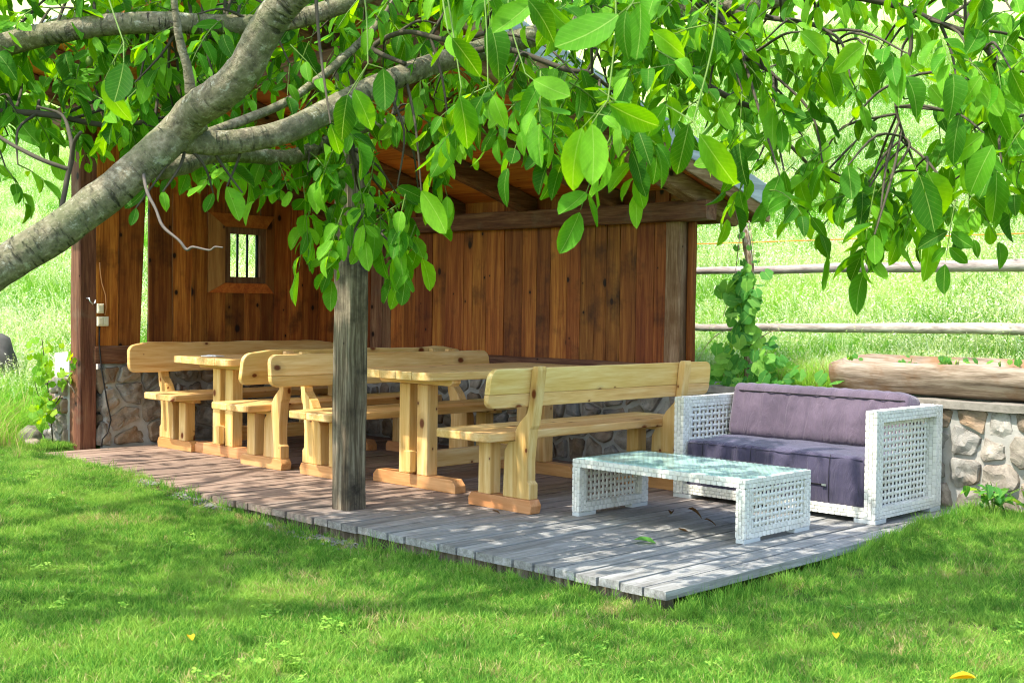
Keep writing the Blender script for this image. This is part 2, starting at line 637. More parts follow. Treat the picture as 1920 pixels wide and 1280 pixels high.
def glass_material():
    t = NT('glass_top')
    t.b.inputs['Base Color'].default_value = (.82, .95, .94, 1)
    t.b.inputs['Roughness'].default_value = .03
    t.b.inputs['IOR'].default_value = 1.5
    t.b.inputs['Transmission Weight'].default_value = .0
    tr = t.N('ShaderNodeBsdfTransparent')
    tr.inputs[0].default_value = (.86, .96, .95, 1)
    gl = t.N('ShaderNodeBsdfGlossy')
    gl.inputs['Roughness'].default_value = .03
    fr = t.N('ShaderNodeFresnel')
    fr.inputs[0].default_value = 1.5
    mx = t.N('ShaderNodeMixShader')
    gg = t.N('ShaderNodeNewGeometry')
    t.L(t.math('MULTIPLY', t.math('MULTIPLY', fr.outputs[0], .7), t.math('SUBTRACT', 1., gg.outputs['Backfacing'])), mx.inputs[0])
    t.L(tr.outputs[0], mx.inputs[1])
    t.L(gl.outputs[0], mx.inputs[2])
    t.L(mx.outputs[0], t.out.inputs[0])
    return t.mat


M['glass'] = glass_material()


# ------------------------------------------------------------------ terrain
def smooth(a, b, x):
    t = min(1, max(0, (x - a) / (b - a)))
    return t * t * (3 - 2 * t)


XL, YB = -6.42, 3.22


def lawn_h(x, y):
    h = -.092
    h += .12 * smooth(-2.4, -4.6, x)                 # rises to the deck at the shed's left end
    h += .105 * smooth(.9, 2.3, y) * smooth(-1., .1, x)
    h += .02 * noise.noise((x * .8, y * .8, 3.3)) * (1 if y < -.1 or x > .1 else .3)
    h += .03 * smooth(-.6, -2., y)
    if -6.1 < x < -.02 and .03 < y < 3.3:
        h = min(h, -.118)
    return h


def ground_h(x, y):
    dx = max(0, XL - x)
    dy = max(0, y - YB)
    if x >= XL and y <= YB:
        return lawn_h(x, y)
    back = .6 * smooth(YB - (0 if x > XL else 2.2 * smooth(0, 1.5, XL - x)) - .001, YB, y) if y > YB - 2.2 else 0
    h = .015 + .2 * dx + .05 * min(dy, 1.8) + .39 * max(0, dy - 1.8) + back
    h += .25 * noise.noise((x * .13, y * .13, 9.)) * smooth(0, 6, dx + dy)
    far = max(0, dx + dy - 60)
    h += .1 * far
    return h


def axis_pts(lo, hi, fine_lo, fine_hi, step, extra=()):
    xs = list(np.arange(fine_lo, fine_hi + 1e-6, step))
    x = fine_hi
    d = step
    while x < hi:
        d *= 1.25
        x += d
        xs.append(min(x, hi))
    x = fine_lo
    d = step
    while x > lo:
        d *= 1.25
        x -= d
        xs.append(max(x, lo))
    xs += list(extra)
    return sorted(set(round(float(v), 4) for v in xs))


xs = axis_pts(-220, 120, -7, 4, .14, (XL,))
ys = axis_pts(-40, 260, -5, 6, .14, (YB,))
for nm, sel, mt in (('lawn', True, 'lawn'), ('meadow', False, 'meadow')):
    mb = MB()
    idx = {}

    def vid(i, j):
        if (i, j) not in idx:
            x, y = xs[i], ys[j]
            ex = x + (-1e-3 if not sel and x == XL and ys[j] <= YB else 0)
            h = ground_h(x, y) if not sel else lawn_h(x, y)
            if not sel and y == YB and x >= XL:
                h = .6
            idx[(i, j)] = len(mb.v)
            mb.v.append((x, y, h))
        return idx[(i, j)]
    for i in range(len(xs) - 1):
        for j in range(len(ys) - 1):
            inl = xs[i] >= XL - 1e-6 and ys[j + 1] <= YB + 1e-6
            if inl == sel:
                mb.f.append([vid(i, j), vid(i + 1, j), vid(i + 1, j + 1), vid(i, j + 1)])
                mb.m.append(0)
    o = mb.build(nm, M[mt], smooth=True)
    tag(o, {'lawn': 'mown green lawn in front of the deck', 'meadow': 'bright sunlit meadow rising behind the shed'}[nm], nm, kind='structure')

# ------------------------------------------------------------------ deck
deck = tag(empty('wooden_deck', (-3, 1.45, 0)), 'weathered grey timber deck the furniture stands on', 'deck')


def rough_plank(L, W, T, axis, seed, segs=8, jit=.002, caps=True):
    """a sawn board with slightly uneven edges, centred on its middle, long axis = axis"""
    rs = random.Random(seed)
    mb = MB()
    pr = []
    for i in range(segs + 1):
        t = -L / 2 + L * i / segs
        a = [rs.uniform(-jit, jit) for _ in range(4)]
        pr.append([(t, -W / 2 + a[0], -T / 2), (t, W / 2 + a[1], -T / 2), (t, W / 2 + a[1] - .002, T / 2 + a[2] * .5), (t, -W / 2 + a[0] + .002, T / 2 + a[3] * .5)])
    V, F = [], []
    for q in pr:
        V += q
    for i in range(segs):
        for k in range(4):
            F.append((i * 4 + k, (i + 1) * 4 + k, (i + 1) * 4 + (k + 1) % 4, i * 4 + (k + 1) % 4))
    F.append((0, 1, 2, 3))
    F.append((segs * 4 + 3, segs * 4 + 2, segs * 4 + 1, segs * 4))
    if axis == 'y':
        V = [(-b, a, c) for a, b, c in V]
    elif axis == 'z':
        V = [(b, c, a) for a, b, c in V]
    mb.add(V, F)
    return mb


DX0, DX1, DYB = -6.02, 0.0, 2.93
npl = 48
pw = (DX1 - DX0) / npl
pm = [rough_plank(DYB, pw - .010, .036, 'y', 100 + i).mesh('deck_plank', M['deck']) for i in range(6)]
rs = random.Random(5)
for i in range(npl):
    o = link('plank', pm[i % 6], deck, (DX0 + pw * (i + .5) + 3, DYB / 2 - 1.45 + rs.uniform(-.005, .005), -.018 + rs.uniform(-.002, .0015)))
    o.rotation_euler = (0, rs.uniform(-.006, .006), 0)
mb = MB()
for y in (.06, .95, 1.9, 2.8):
    mb = MB()
    mb.box(DX0, DX1 - .05, y - .03 + .02, y + .03 + .02, -.115, -.038)
    o = mb.build('joist', M['greypost'], deck)
    o.location = (3, -1.45, 0)

# gravel strip along the deck's front edge
rs = random.Random(11)
mb = MB()
for k in range(1700):
    x = rs.uniform(-4.3, -1.9)
    y = -abs(rs.gauss(0, .055)) - .005
    if noise.noise((x * 2.2, 0, 5)) < -.12:
        continue
    s = rs.uniform(.004, .011)
    z = lawn_h(x, y) + s * .6 + .004
    c = Vector((x, y, z))
    P = [c + Vector((rs.uniform(.7, 1.2) * a, rs.uniform(.7, 1.2) * b, rs.uniform(.6, 1) * d)) * s for a, b, d in ((1, 0, 0), (-1, 0, 0), (0, 1, 0), (0, -1, 0), (0, 0, .8), (0, 0, -.8))]
    mb.add(P, [(0, 2, 4), (2, 1, 4), (1, 3, 4), (3, 0, 4), (2, 0, 5), (1, 2, 5), (3, 1, 5), (0, 3, 5)])
tag(mb.build('gravel', simple('grey_gravel', '#807d76', .9, .2, 0, 25, .35)), 'grey gravel along the front edge of the deck', 'gravel', kind='stuff')

# ------------------------------------------------------------------ stone walls
def clip(poly, p, q):
    """keep the side of poly nearer to p than to q"""
    m = ((p[0] + q[0]) / 2, (p[1] + q[1]) / 2)
    n = (p[0] - q[0], p[1] - q[1])
    out = []
    for i in range(len(poly)):
        a, b = poly[i], poly[(i + 1) % len(poly)]
        da = (a[0] - m[0]) * n[0] + (a[1] - m[1]) * n[1]
        db = (b[0] - m[0]) * n[0] + (b[1] - m[1]) * n[1]
        if da >= 0:
            out.append(a)
        if da * db < 0:
            t = da / (da - db)
            out.append((a[0] + (b[0] - a[0]) * t, a[1] + (b[1] - a[1]) * t))
    return out


def stone_cells(L, H, cw, ch, seed):
    rs = random.Random(seed)
    pts = []
    nr = max(1, round(H / ch))
    for r in range(nr):
        x = rs.uniform(-.5, 0) * cw
        while x < L + cw * .5:
            pts.append((x, (r + .5) * H / nr + rs.uniform(-.3, .3) * ch))
            x += cw * rs.uniform(.55, 1.45)
    res = []
    for p in pts:
        poly = [(max(0, p[0] - cw * 1.5), 0), (min(L, p[0] + cw * 1.5), 0), (min(L, p[0] + cw * 1.5), H), (max(0, p[0] - cw * 1.5), H)]
        for q in pts:
            if q is not p and abs(q[0] - p[0]) < cw * 3:
                poly = clip(poly, p, q)
                if len(poly) < 3:
                    break
        if len(poly) >= 3:
            res.append(poly)
    return res


def stone_mesh(poly, seed, inset=.012, depth=.05):
    """an irregular stone whose face bulges towards +z; polygon in xy, centred"""
    rs = random.Random(seed)
    cx = sum(p[0] for p in poly) / len(poly)
    cy = sum(p[1] for p in poly) / len(poly)
    ins = inset * rs.uniform(.5, 1.7)
    # resample outline and round it
    pts = []
    n = len(poly)
    for i in range(n):
        a, b = poly[i], poly[(i + 1) % n]
        for t in (.12, .38, .64, .88):
            pts.append((a[0] + (b[0] - a[0]) * t - cx, a[1] + (b[1] - a[1]) * t - cy))
    out = []
    for (x, y) in pts:
        r = math.hypot(x, y)
        k = max(.3, (r - ins) / r) if r > 1e-5 else 1
        k *= 1 + .12 * noise.noise((x * 17 + seed, y * 17, seed * .37))
        out.append((x * k, y * k))
    m = len(out)
    V, F = [], []
    rings = ((1.0, -.03), (1.0, depth * .5), (.94, depth * .9), (.7, depth * 1.05), (.36, depth * 1.15))
    tx, ty = rs.uniform(-.16, .16), rs.uniform(-.2, .1)
    for s, z in rings:
        for (x, y) in out:
            zz = z + (.022 * noise.noise((x * s * 15, y * s * 15, seed * 1.7)) + x * s * tx + y * s * ty if z > 0 else 0)
            V.append((x * s, y * s, zz))
    V.append((0, 0, depth * 1.05 + .01 * noise.noise((seed, 1, 1))))
    for r in range(len(rings) - 1):
        for i in range(m):
            F.append((r * m + i, r * m + (i + 1) % m, (r + 1) * m + (i + 1) % m, (r + 1) * m + i))
    b = (len(rings) - 1) * m
    for i in range(m):
        F.append((b + i, b + (i + 1) % m, len(V) - 1))
    mb = MB()
    mb.add(V, F)
    return mb, cx, cy


def stone_face(parent, L, H, cw, ch, seed, org, ux, nrm, maxn=300):
    """lay stones on the rectangle org + ux*[0,L] + z*[0,H], faces pointing along nrm"""
    ux, nrm = Vector(ux), Vector(nrm)
    rot = Matrix((ux, Vector((0, 0, 1)), nrm)).transposed()
    for k, poly in enumerate(stone_cells(L, H, cw, ch, seed)):
        w = max(p[0] for p in poly) - min(p[0] for p in poly)
        h = max(p[1] for p in poly) - min(p[1] for p in poly)
        if w < .05 or h < .05:
            continue
        mb, cx, cy = stone_mesh(poly, seed * 77 + k, .014, .020 + .028 * random.random())
        o = mb.build('stone', M['stone'], parent, smooth=False)
        p = Vector(org) + ux * cx + Vector((0, 0, cy)) - parent.location
        o.matrix_local = Matrix.Translation(p) @ rot.to_4x4()


def mortar_block(name, x0, x1, y0, y1, z0, z1, parent, amp=.018):
    bm = bmesh.new()
    bmesh.ops.create_cube(bm, size=1)
    for v in bm.verts:
        v.co = Vector(((x0 + x1) / 2 + v.co.x * (x1 - x0), (y0 + y1) / 2 + v.co.y * (y1 - y0), (z0 + z1) / 2 + v.co.z * (z1 - z0)))
    L = max(x1 - x0, y1 - y0)
    bmesh.ops.subdivide_edges(bm, edges=[e for e in bm.edges if e.calc_length() > L * .9], cuts=int(L / .09))
    bmesh.ops.subdivide_edges(bm, edges=[e for e in bm.edges if abs(e.verts[0].co.z - e.verts[1].co.z) > (z1 - z0) * .9], cuts=max(1, int((z1 - z0) / .09)))
    for v in bm.verts:
        n = noise.noise_vector(v.co * 6.)
        v.co += Vector((n.x, n.y, n.z)) * amp
    me = bpy.data.meshes.new(name)
    bm.to_mesh(me)
    bm.free()
    o = bpy.data.objects.new(name, me)
    COL.objects.link(o)
    o.parent = parent
    o.location = -parent.location
    for p in me.polygons:
        p.use_smooth = True
    return o


wallb = tag(empty('stone_wall', (0, 2.95, 0)), 'rough fieldstone retaining wall with concrete cap behind the sofa', 'wall')
o = mortar_block('mortar', -6.1, 4.5, 2.953, 3.3, -.15, .59, wallb)
o.data.materials.append(M['mortar'])
stone_face(wallb, 7.6, .60, .20, .14, 21, (-6.0, 2.962, 0), (1, 0, 0), (0, -1, 0))
o = mortar_block('cap', -2.24, 4.5, 2.915, 3.34, .592, .636, wallb, .012)
for p_ in o.data.polygons:
    p_.use_smooth = False
o.data.materials.append(M['concrete'])
walll = tag(empty('stone_wall', (-6.2, 1.8, 0)), 'low brown stone base under the plank wall with the window', 'wall')
o = mortar_block('mortar', -6.4, -6.067, .72, 2.96, -.15, .655, walll)
o.data.materials.append(M['mortar'])
stone_face(walll, 2.3, .65, .25, .18, 33, (-6.078, .68, 0), (0, 1, 0), (1, 0, 0))
stone_face(walll, .36, .62, .2, .17, 35, (-6.42, .715, 0), (1, 0, 0), (0, -1, 0))

o = mortar_block('mortar', -6.56, -6.225, .50, .73, -.15, .55, walll)
o.data.materials.append(M['mortar'])
stone_face(walll, .34, .56, .17, .14, 37, (-6.565, .498, 0), (1, 0, 0), (0, -1, 0))
stone_face(walll, .12, .5, .12, .14, 38, (-6.222, .50, 0), (0, 1, 0), (1, 0, 0))

# ------------------------------------------------------------------ shed
shed = tag(empty('open_shed', (-4.1, 1.6, 0)), 'open sided dark brown plank shed with lean-to roof', 'shed')
SO = Vector(shed.location)
XW, YW = -6.05, 2.97
SLOPE = .285


def roof_u(y):
    return 2.045 + SLOPE * (2.77 - y)


def sput(o):
    o.parent = shed
    o.location = Vector(o.location) - SO
    return o


def wplank(y0, y1, z0, zt0, zt1, seed, mat, plane, jit=.003):
    """vertical wall board between y0..y1 (left wall) or x0..x1 (back wall), sloping top"""
    rs = random.Random(seed)
    mb = MB()
    segs = 7
    T = .025
    V, F = [], []
    off = rs.uniform(-.004, .004)
    for i in range(segs + 1):
        t = i / segs
        a, b = rs.uniform(-jit, jit), rs.uniform(-jit, jit)
        za, zb = z0 + (zt0 - z0) * t, z0 + (zt1 - z0) * t
        cup = rs.uniform(-.002, .002)
        q = [(y0 + a, za, -T + off), (y1 + b, zb, -T + off), (y1 + b, zb, off + cup), (y0 + a, za, off - cup)]
        V += q
    for i in range(segs):
        for k in range(4):
            F.append((i * 4 + k, i * 4 + (k + 1) % 4, (i + 1) * 4 + (k + 1) % 4, (i + 1) * 4 + k))
    F.append((3, 2, 1, 0))
    F.append(tuple(segs * 4 + k for k in range(4)))
    cy, cz = (y0 + y1) / 2, (z0 + zt0) / 2
    if plane == 'x':     # left wall, faces +x
        V = [(d, a - cy, b - cz) for a, b, d in V]
        loc = (XW, cy, cz)
    else:                # back wall, faces -y
        V = [(a - cy, -d, b - cz) for a, b, d in V]
        loc = (cy, YW, cz)
    mb.add(V, F)
    o = mb.build('plank', mat, None)
    o.location = loc
    return sput(o)


# left wall boards (y ranges); a slit is left open beside the third board
lw = [(.64, .82, 0), (.825, 1.04, 1), (1.088, 1.298, 0), (1.304, 1.48, 0), (1.483, 1.62, 0), (1.624, 1.80, 2), (1.803, 1.99, 2), (1.993, 2.15, 2), (2.153, 2.29, 2), (2.294, 2.47, 0), (2.474, 2.60, 0), (2.603, 2.78, 0), (2.783, 2.965, 0)]
WY0, WY1, WZ0, WZ1 = 1.80, 2.155, 1.345, 1.77
for k, (a, b, kind) in enumerate(lw):
    top = lambda y: roof_u(y) - .005
    if kind == 1:
        # the board beside the slit tapers
        rsd = 500 + k
        mb = MB()
        y0, y1b, y1t = a, 1.010, 1.074
        z0, zt = .80, top(b)
        V = [(-.025, y0, z0), (-.025, y1b, z0), (0, y1b, z0), (0, y0, z0), (-.025, y0, zt), (-.025, y1t, zt), (0, y1t, zt), (0, y0, zt)]
        cy, cz = .93, 1.6
        V = [(x, y - cy, z - cz) for x, y, z in V]
        mb.add(V, [(0, 3, 2, 1), (4, 5, 6, 7), (0, 1, 5, 4), (1, 2, 6, 5), (2, 3, 7, 6), (3, 0, 4, 7)])
        o = mb.build('plank', M['wall'])
        o.location = (XW, cy, cz)
        sput(o)
    elif kind == 2 and (a < WY1 and b > WY0):
        ya, yb = a, b
        if a < WY0:          # board runs past the window's left edge: keep the strip beside it whole
            wplank(a, WY0, .80, top(a), top(WY0), 500 + k, M['wall'], 'x')
            ya = WY0
        if b > WY1:
            wplank(WY1, b, .80, top(WY1), top(b), 520 + k, M['wall'], 'x')
            yb = WY1
        if yb - ya > .01:
            wplank(ya, yb, .80, WZ0, WZ0, 540 + k, M['wall'], 'x')
            wplank(ya, yb, WZ1, top(ya), top(yb), 560 + k, M['wall'], 'x')
    else:
        wplank(a, b, .80, top(a), top(b), 500 + k, M['wall'], 'x')
seams = [-6.02, -5.86, -5.70, -5.553, -5.393, -5.272, -5.117, -4.953, -4.737, -4.571, -4.354, -4.249, -4.093, -3.89, -3.693, -3.54, -3.399, -3.224, -3.089, -2.949, -2.837, -2.71, -2.56, -2.399, -2.28]
for k in range(len(seams) - 1):
    g = .0035 if k % 4 else .006
    m = M['oldbeam'][2] if k in (3, 4) else M['wall_r']
    wplank(seams[k] + g * .5, seams[k + 1] - g * .5, .76, roof_u(YW) - .003, roof_u(YW) - .003, 600 + k, m, 'y')


def beam(name, p0, p1, w, h, mat, jit=.006, seed=0, parent=True, chamf=.012, upv=(0, 0, 1)):
    """hewn beam from p0 to p1 (centre line), w wide (horizontal), h high, edges uneven"""
    rs = random.Random(seed)
    p0, p1 = Vector(p0), Vector(p1)
    d = (p1 - p0)
    L = d.length
    d.normalize()
    upv = Vector(upv)
    side = d.cross(upv).normalized()
    u = side.cross(d).normalized()
    segs = max(3, int(L / .22))
    c = chamf
    prof = [(-w / 2, -h / 2 + c), (-w / 2 + c, -h / 2), (w / 2 - c, -h / 2), (w / 2, -h / 2 + c), (w / 2, h / 2 - c), (w / 2 - c, h / 2), (-w / 2 + c, h / 2), (-w / 2, h / 2 - c)]
    n = len(prof)
    mid = (p0 + p1) / 2
    V, F = [], []
    for i in range(segs + 1):
        q = p0 + d * (L * i / segs) - mid
        for (a, b) in prof:
            V.append(q + side * (a + rs.uniform(-jit, jit) * .5) + u * (b + rs.uniform(-jit, jit) * .5))
    for i in range(segs):
        for k in range(n):
            F.append((i * n + k, i * n + (k + 1) % n, (i + 1) * n + (k + 1) % n, (i + 1) * n + k))
    F.append(tuple(range(n))[::-1])
    F.append(tuple(segs * n + k for k in range(n)))
    mb = MB()
    mb.add(V, F)
    o = mb.build(name, mat)
    o.location = mid
    bm = bmesh.new()
    bm.from_mesh(o.data)
    bmesh.ops.recalc_face_normals(bm, faces=bm.faces)
    bm.to_mesh(o.data)
    bm.free()
    return sput(o) if parent else o


# sills
beam('sill', (XW - .03, .62, .73), (XW - .03, 2.93, .73), .1, .14, M['oldbeam'][1], .004, 1)
beam('sill', (-5.98, 2.975, .725), (-2.30, 2.975, .725), .09, .075, M['oldbeam'][0], .005, 2)
# posts
beam('post', (-6.135, .575, -.05), (-6.135, .575, roof_u(.5) - .03), .15, .15, M['oldbeam'][2], .006, 3, upv=(0, 1, 0))
beam('post', (-2.50, .335, .0), (-2.50, .335, roof_u(.3) - .28), .145, .145, M['greypost'], .009, 4, upv=(0, 1, 0))
beam('post', (-2.215, 3.0, .60), (-2.215, 3.0, 1.755), .13, .13, M['greybrown'][2], .006, 5, upv=(0, 1, 0))
beam('post', (-2.115, 3.03, .60), (-2.115, 3.03, 1.755), .06, .05, M['wall'], .003, 51, upv=(0, 1, 0))
# wall plate and front plate
beam('wall_plate', (-6.0, 2.93, 1.825), (-1.89, 2.93, 1.825), .12, .135, M['oldbeam'][0], .008, 6)
beam('front_plate', (-6.25, .335, roof_u(.335) - .215), (-1.85, .335, roof_u(.335) - .215), .13, .14, M['oldbeam'][0], .008, 7)
# rafters
for k, x in enumerate((-5.95, -5.2, -4.4, -3.6, -2.74, -2.02)):
    y0, y1 = 3.38, -.2
    m = M['greybrown'][1] if k == 5 else M['oldbeam'][1]
    beam('rafter', (x, y0, roof_u(y0) - .068), (x, y1, roof_u(y1) - .068), .115, .13, m, .008, 20 + k)
# roof boards run across the rafters
nb = 21
ylo, yhi = -.25, 3.5
sl_len = math.hypot(1, SLOPE)
ang = math.atan(-SLOPE)
bmsh = [rough_plank(4.6, (yhi - ylo) / nb * sl_len - .006, .022, 'x', 300 + i, 10, .003).mesh('roof_board', M['roofboard']) for i in range(5)]
for i in range(nb):
    y = ylo + (yhi - ylo) * (i + .5) / nb
    o = link('roof_board', bmsh[i % 5], None, (-4.12, y, roof_u(y) + .013))
    o.rotation_euler = (ang, 0, 0)
    sput(o)
# shingle courses on top
rs = random.Random(8)
shm = []
for i in range(6):
    mb = rough_plank(.5, .17 + .02 * i, .016, 'y', 900 + i, 3, .003)
    shm.append(mb.mesh('shingle', M['silver']))
shl = []
for r in range(11):
    y = ylo - .03 + r * .345
    x = -6.35
    while x < -1.85:
        i = rs.randrange(6)
        w = .17 + .02 * i + .006
        if x + w > -1.79:
            break
        o = link('shingle', shm[i], None, (x + w / 2, y + .2, roof_u(y + .2) + .047 + rs.uniform(0, .005)))
        o.rotation_euler = (ang - .035, 0, 0)
        sput(o)
        x += w
# barge board on the gable, eave board
for nm, dz, hh, x in (('barge_board', .10, .15, -1.795), ('barge_board', -.018, .085, -1.812)):
    y0, y1 = 3.52, -.26
    beam(nm, (x, y0, roof_u(y0) + dz), (x, y1, roof_u(y1) + dz), .024, hh, M['silver'] if dz > 0 else M['greybrown'][1], .003, 40, chamf=.003)
beam('eave_board', (-6.33, 3.52, roof_u(3.52) - .01), (-1.84, 3.52, roof_u(3.52) - .01), .022, .09, M['greybrown'][0], .003, 41, chamf=.003)

# window: splayed trim, dark inner frame, iron bars
win = bpy.data.objects.new('window', MB().mesh('x', M['wall']))
mb = MB()
OY0, OY1, OZ0, OZ1 = 1.63, 2.285, 1.235, 1.905
IY0, IY1, IZ0, IZ1 = 1.775, 2.185, 1.32, 1.79
mb.box(-.045, .028, IY0, IY1, IZ0, IZ0 + .052)
mb.box(-.045, .028, IY0, IY1, IZ1 - .052, IZ1)
mb.box(-.045, .028, IY0, IY0 + .055, IZ0 + .052, IZ1 - .052)
mb.box(-.045, .028, IY1 - .055, IY1, IZ0 + .052, IZ1 - .052)
win = mb.build('window', M['oldbeam'][2])
win.location = (XW, 0, 0)
sput(win)


def trim(pts, z_in, z_out, nm):
    mb = MB()
    # pts: outer a, outer b, inner b, inner a   (y, z)
    V = [(.012, *pts[0]), (.012, *pts[1]), (.04, *pts[2]), (.04, *pts[3]), (-.005, *pts[0]), (-.005, *pts[1]), (-.005, *pts[2]), (-.005, *pts[3])]
    mb.add(V, [(0, 1, 2, 3), (7, 6, 5, 4), (0, 4, 5, 1), (1, 5, 6, 2), (2, 6, 7, 3), (3, 7, 4, 0)])
    o = mb.build('trim', nm, win)
    return o


e = .002
trim([(OY0, OZ0), (OY1, OZ0), (IY1, IZ0 - e), (IY0, IZ0 - e)], 0, 0, M['roofboard'])
trim([(OY1, OZ1), (OY0, OZ1), (IY0, IZ1 + e), (IY1, IZ1 + e)], 0, 0, M['roofboard'])
trim([(OY0, OZ1 - e), (OY0, OZ0 + e), (IY0 - e, IZ0), (IY0 - e, IZ1)], 0, 0, M['trimw'])
trim([(OY1, OZ0 + e), (OY1, OZ1 - e), (IY1 + e, IZ1), (IY1 + e, IZ0)], 0, 0, M['trimw'])
for y in (1.842, 1.925, 2.022, 2.118):
    mb = MB()
    mb.tube([(-.012, y, IZ0 + .02), (-.012, y, IZ1 - .02)], .011, 8)
    mb.build('window_bar', M['iron'], win, smooth=True)

# small fittings on the shed
o = MB()
o.tube([(XW - .01 + .0, .56, 1.17), (XW + .035, .56, 1.172), (XW + .045, .56, 1.15), (XW + .042, .585, 1.125), (XW + .04, .605, 1.135), (XW + .04, .61, 1.16)], .0055, 8)
tag(o.build('hook', M['zinc'], smooth=True), 'small bright metal hook screwed into the left shed post', 'hook')
for z0, z1, lab in ((1.055, 1.13, 'single cream light switch beside the left post, upper of two'), (.955, 1.03, 'double cream switch box beside the left post, lower of two')):
    r_ = empty('light_switch', (XW + .002, .67, z0))
    tag(r_, lab, 'switch')
    mb = MB()
    w_ = .05 if z0 > 1 else .09
    mb.box(0, .03, -.035, -.035 + w_, 0, z1 - z0)
    mb.build('housing', M['cream'], r_, bevel=.004)
    nn = 1 if z0 > 1 else 2
    for q in range(nn):
        mb = MB()
        a = -.035 + q * .045
        mb.box(.03, .036, a + .005, a + .040, .01, z1 - z0 - .01)
        mb.build('rocker', M['cream'], r_, bevel=.002)
mb = MB()
mb.tube([(XW + .006, .66, 1.45), (XW + .012, .664, 1.36), (XW + .014, .675, 1.29), (XW + .014, .705, 1.2), (XW + .014, .713, 1.1), (XW + .016, .70, 1.04)], .005, 6)
tag(mb.build('switch_cable', M['peach'], smooth=True), 'thin peach coloured cable hanging beside the switches', 'cable')
mb = MB()
mb.tube([(XW + .008, .66, .95), (XW + .012, .655, .82), (XW + .05, .66, .6), (XW + .06, .70, .36), (XW + .065, .73, .22), (XW + .065, .70, .12), (XW + .07, .655, .075), (XW + .07, .65, .02)], .006, 6)
tag(mb.build('power_cable', M['black'], smooth=True), 'black cable running down the left stone base', 'cable')

# ------------------------------------------------------------------ benches and tables
def rrect(x0, x1, y0, y1, r, n=5):
    out = []
    for cx, cy, a in ((x1 - r, y1 - r, 0), (x0 + r, y1 - r, 90), (x0 + r, y0 + r, 180), (x1 - r, y0 + r, 270)):
        for i in range(n + 1):
            t = R(a + 90 * i / n)
            out.append((cx + r * math.cos(t), cy + r * math.sin(t)))
    return out


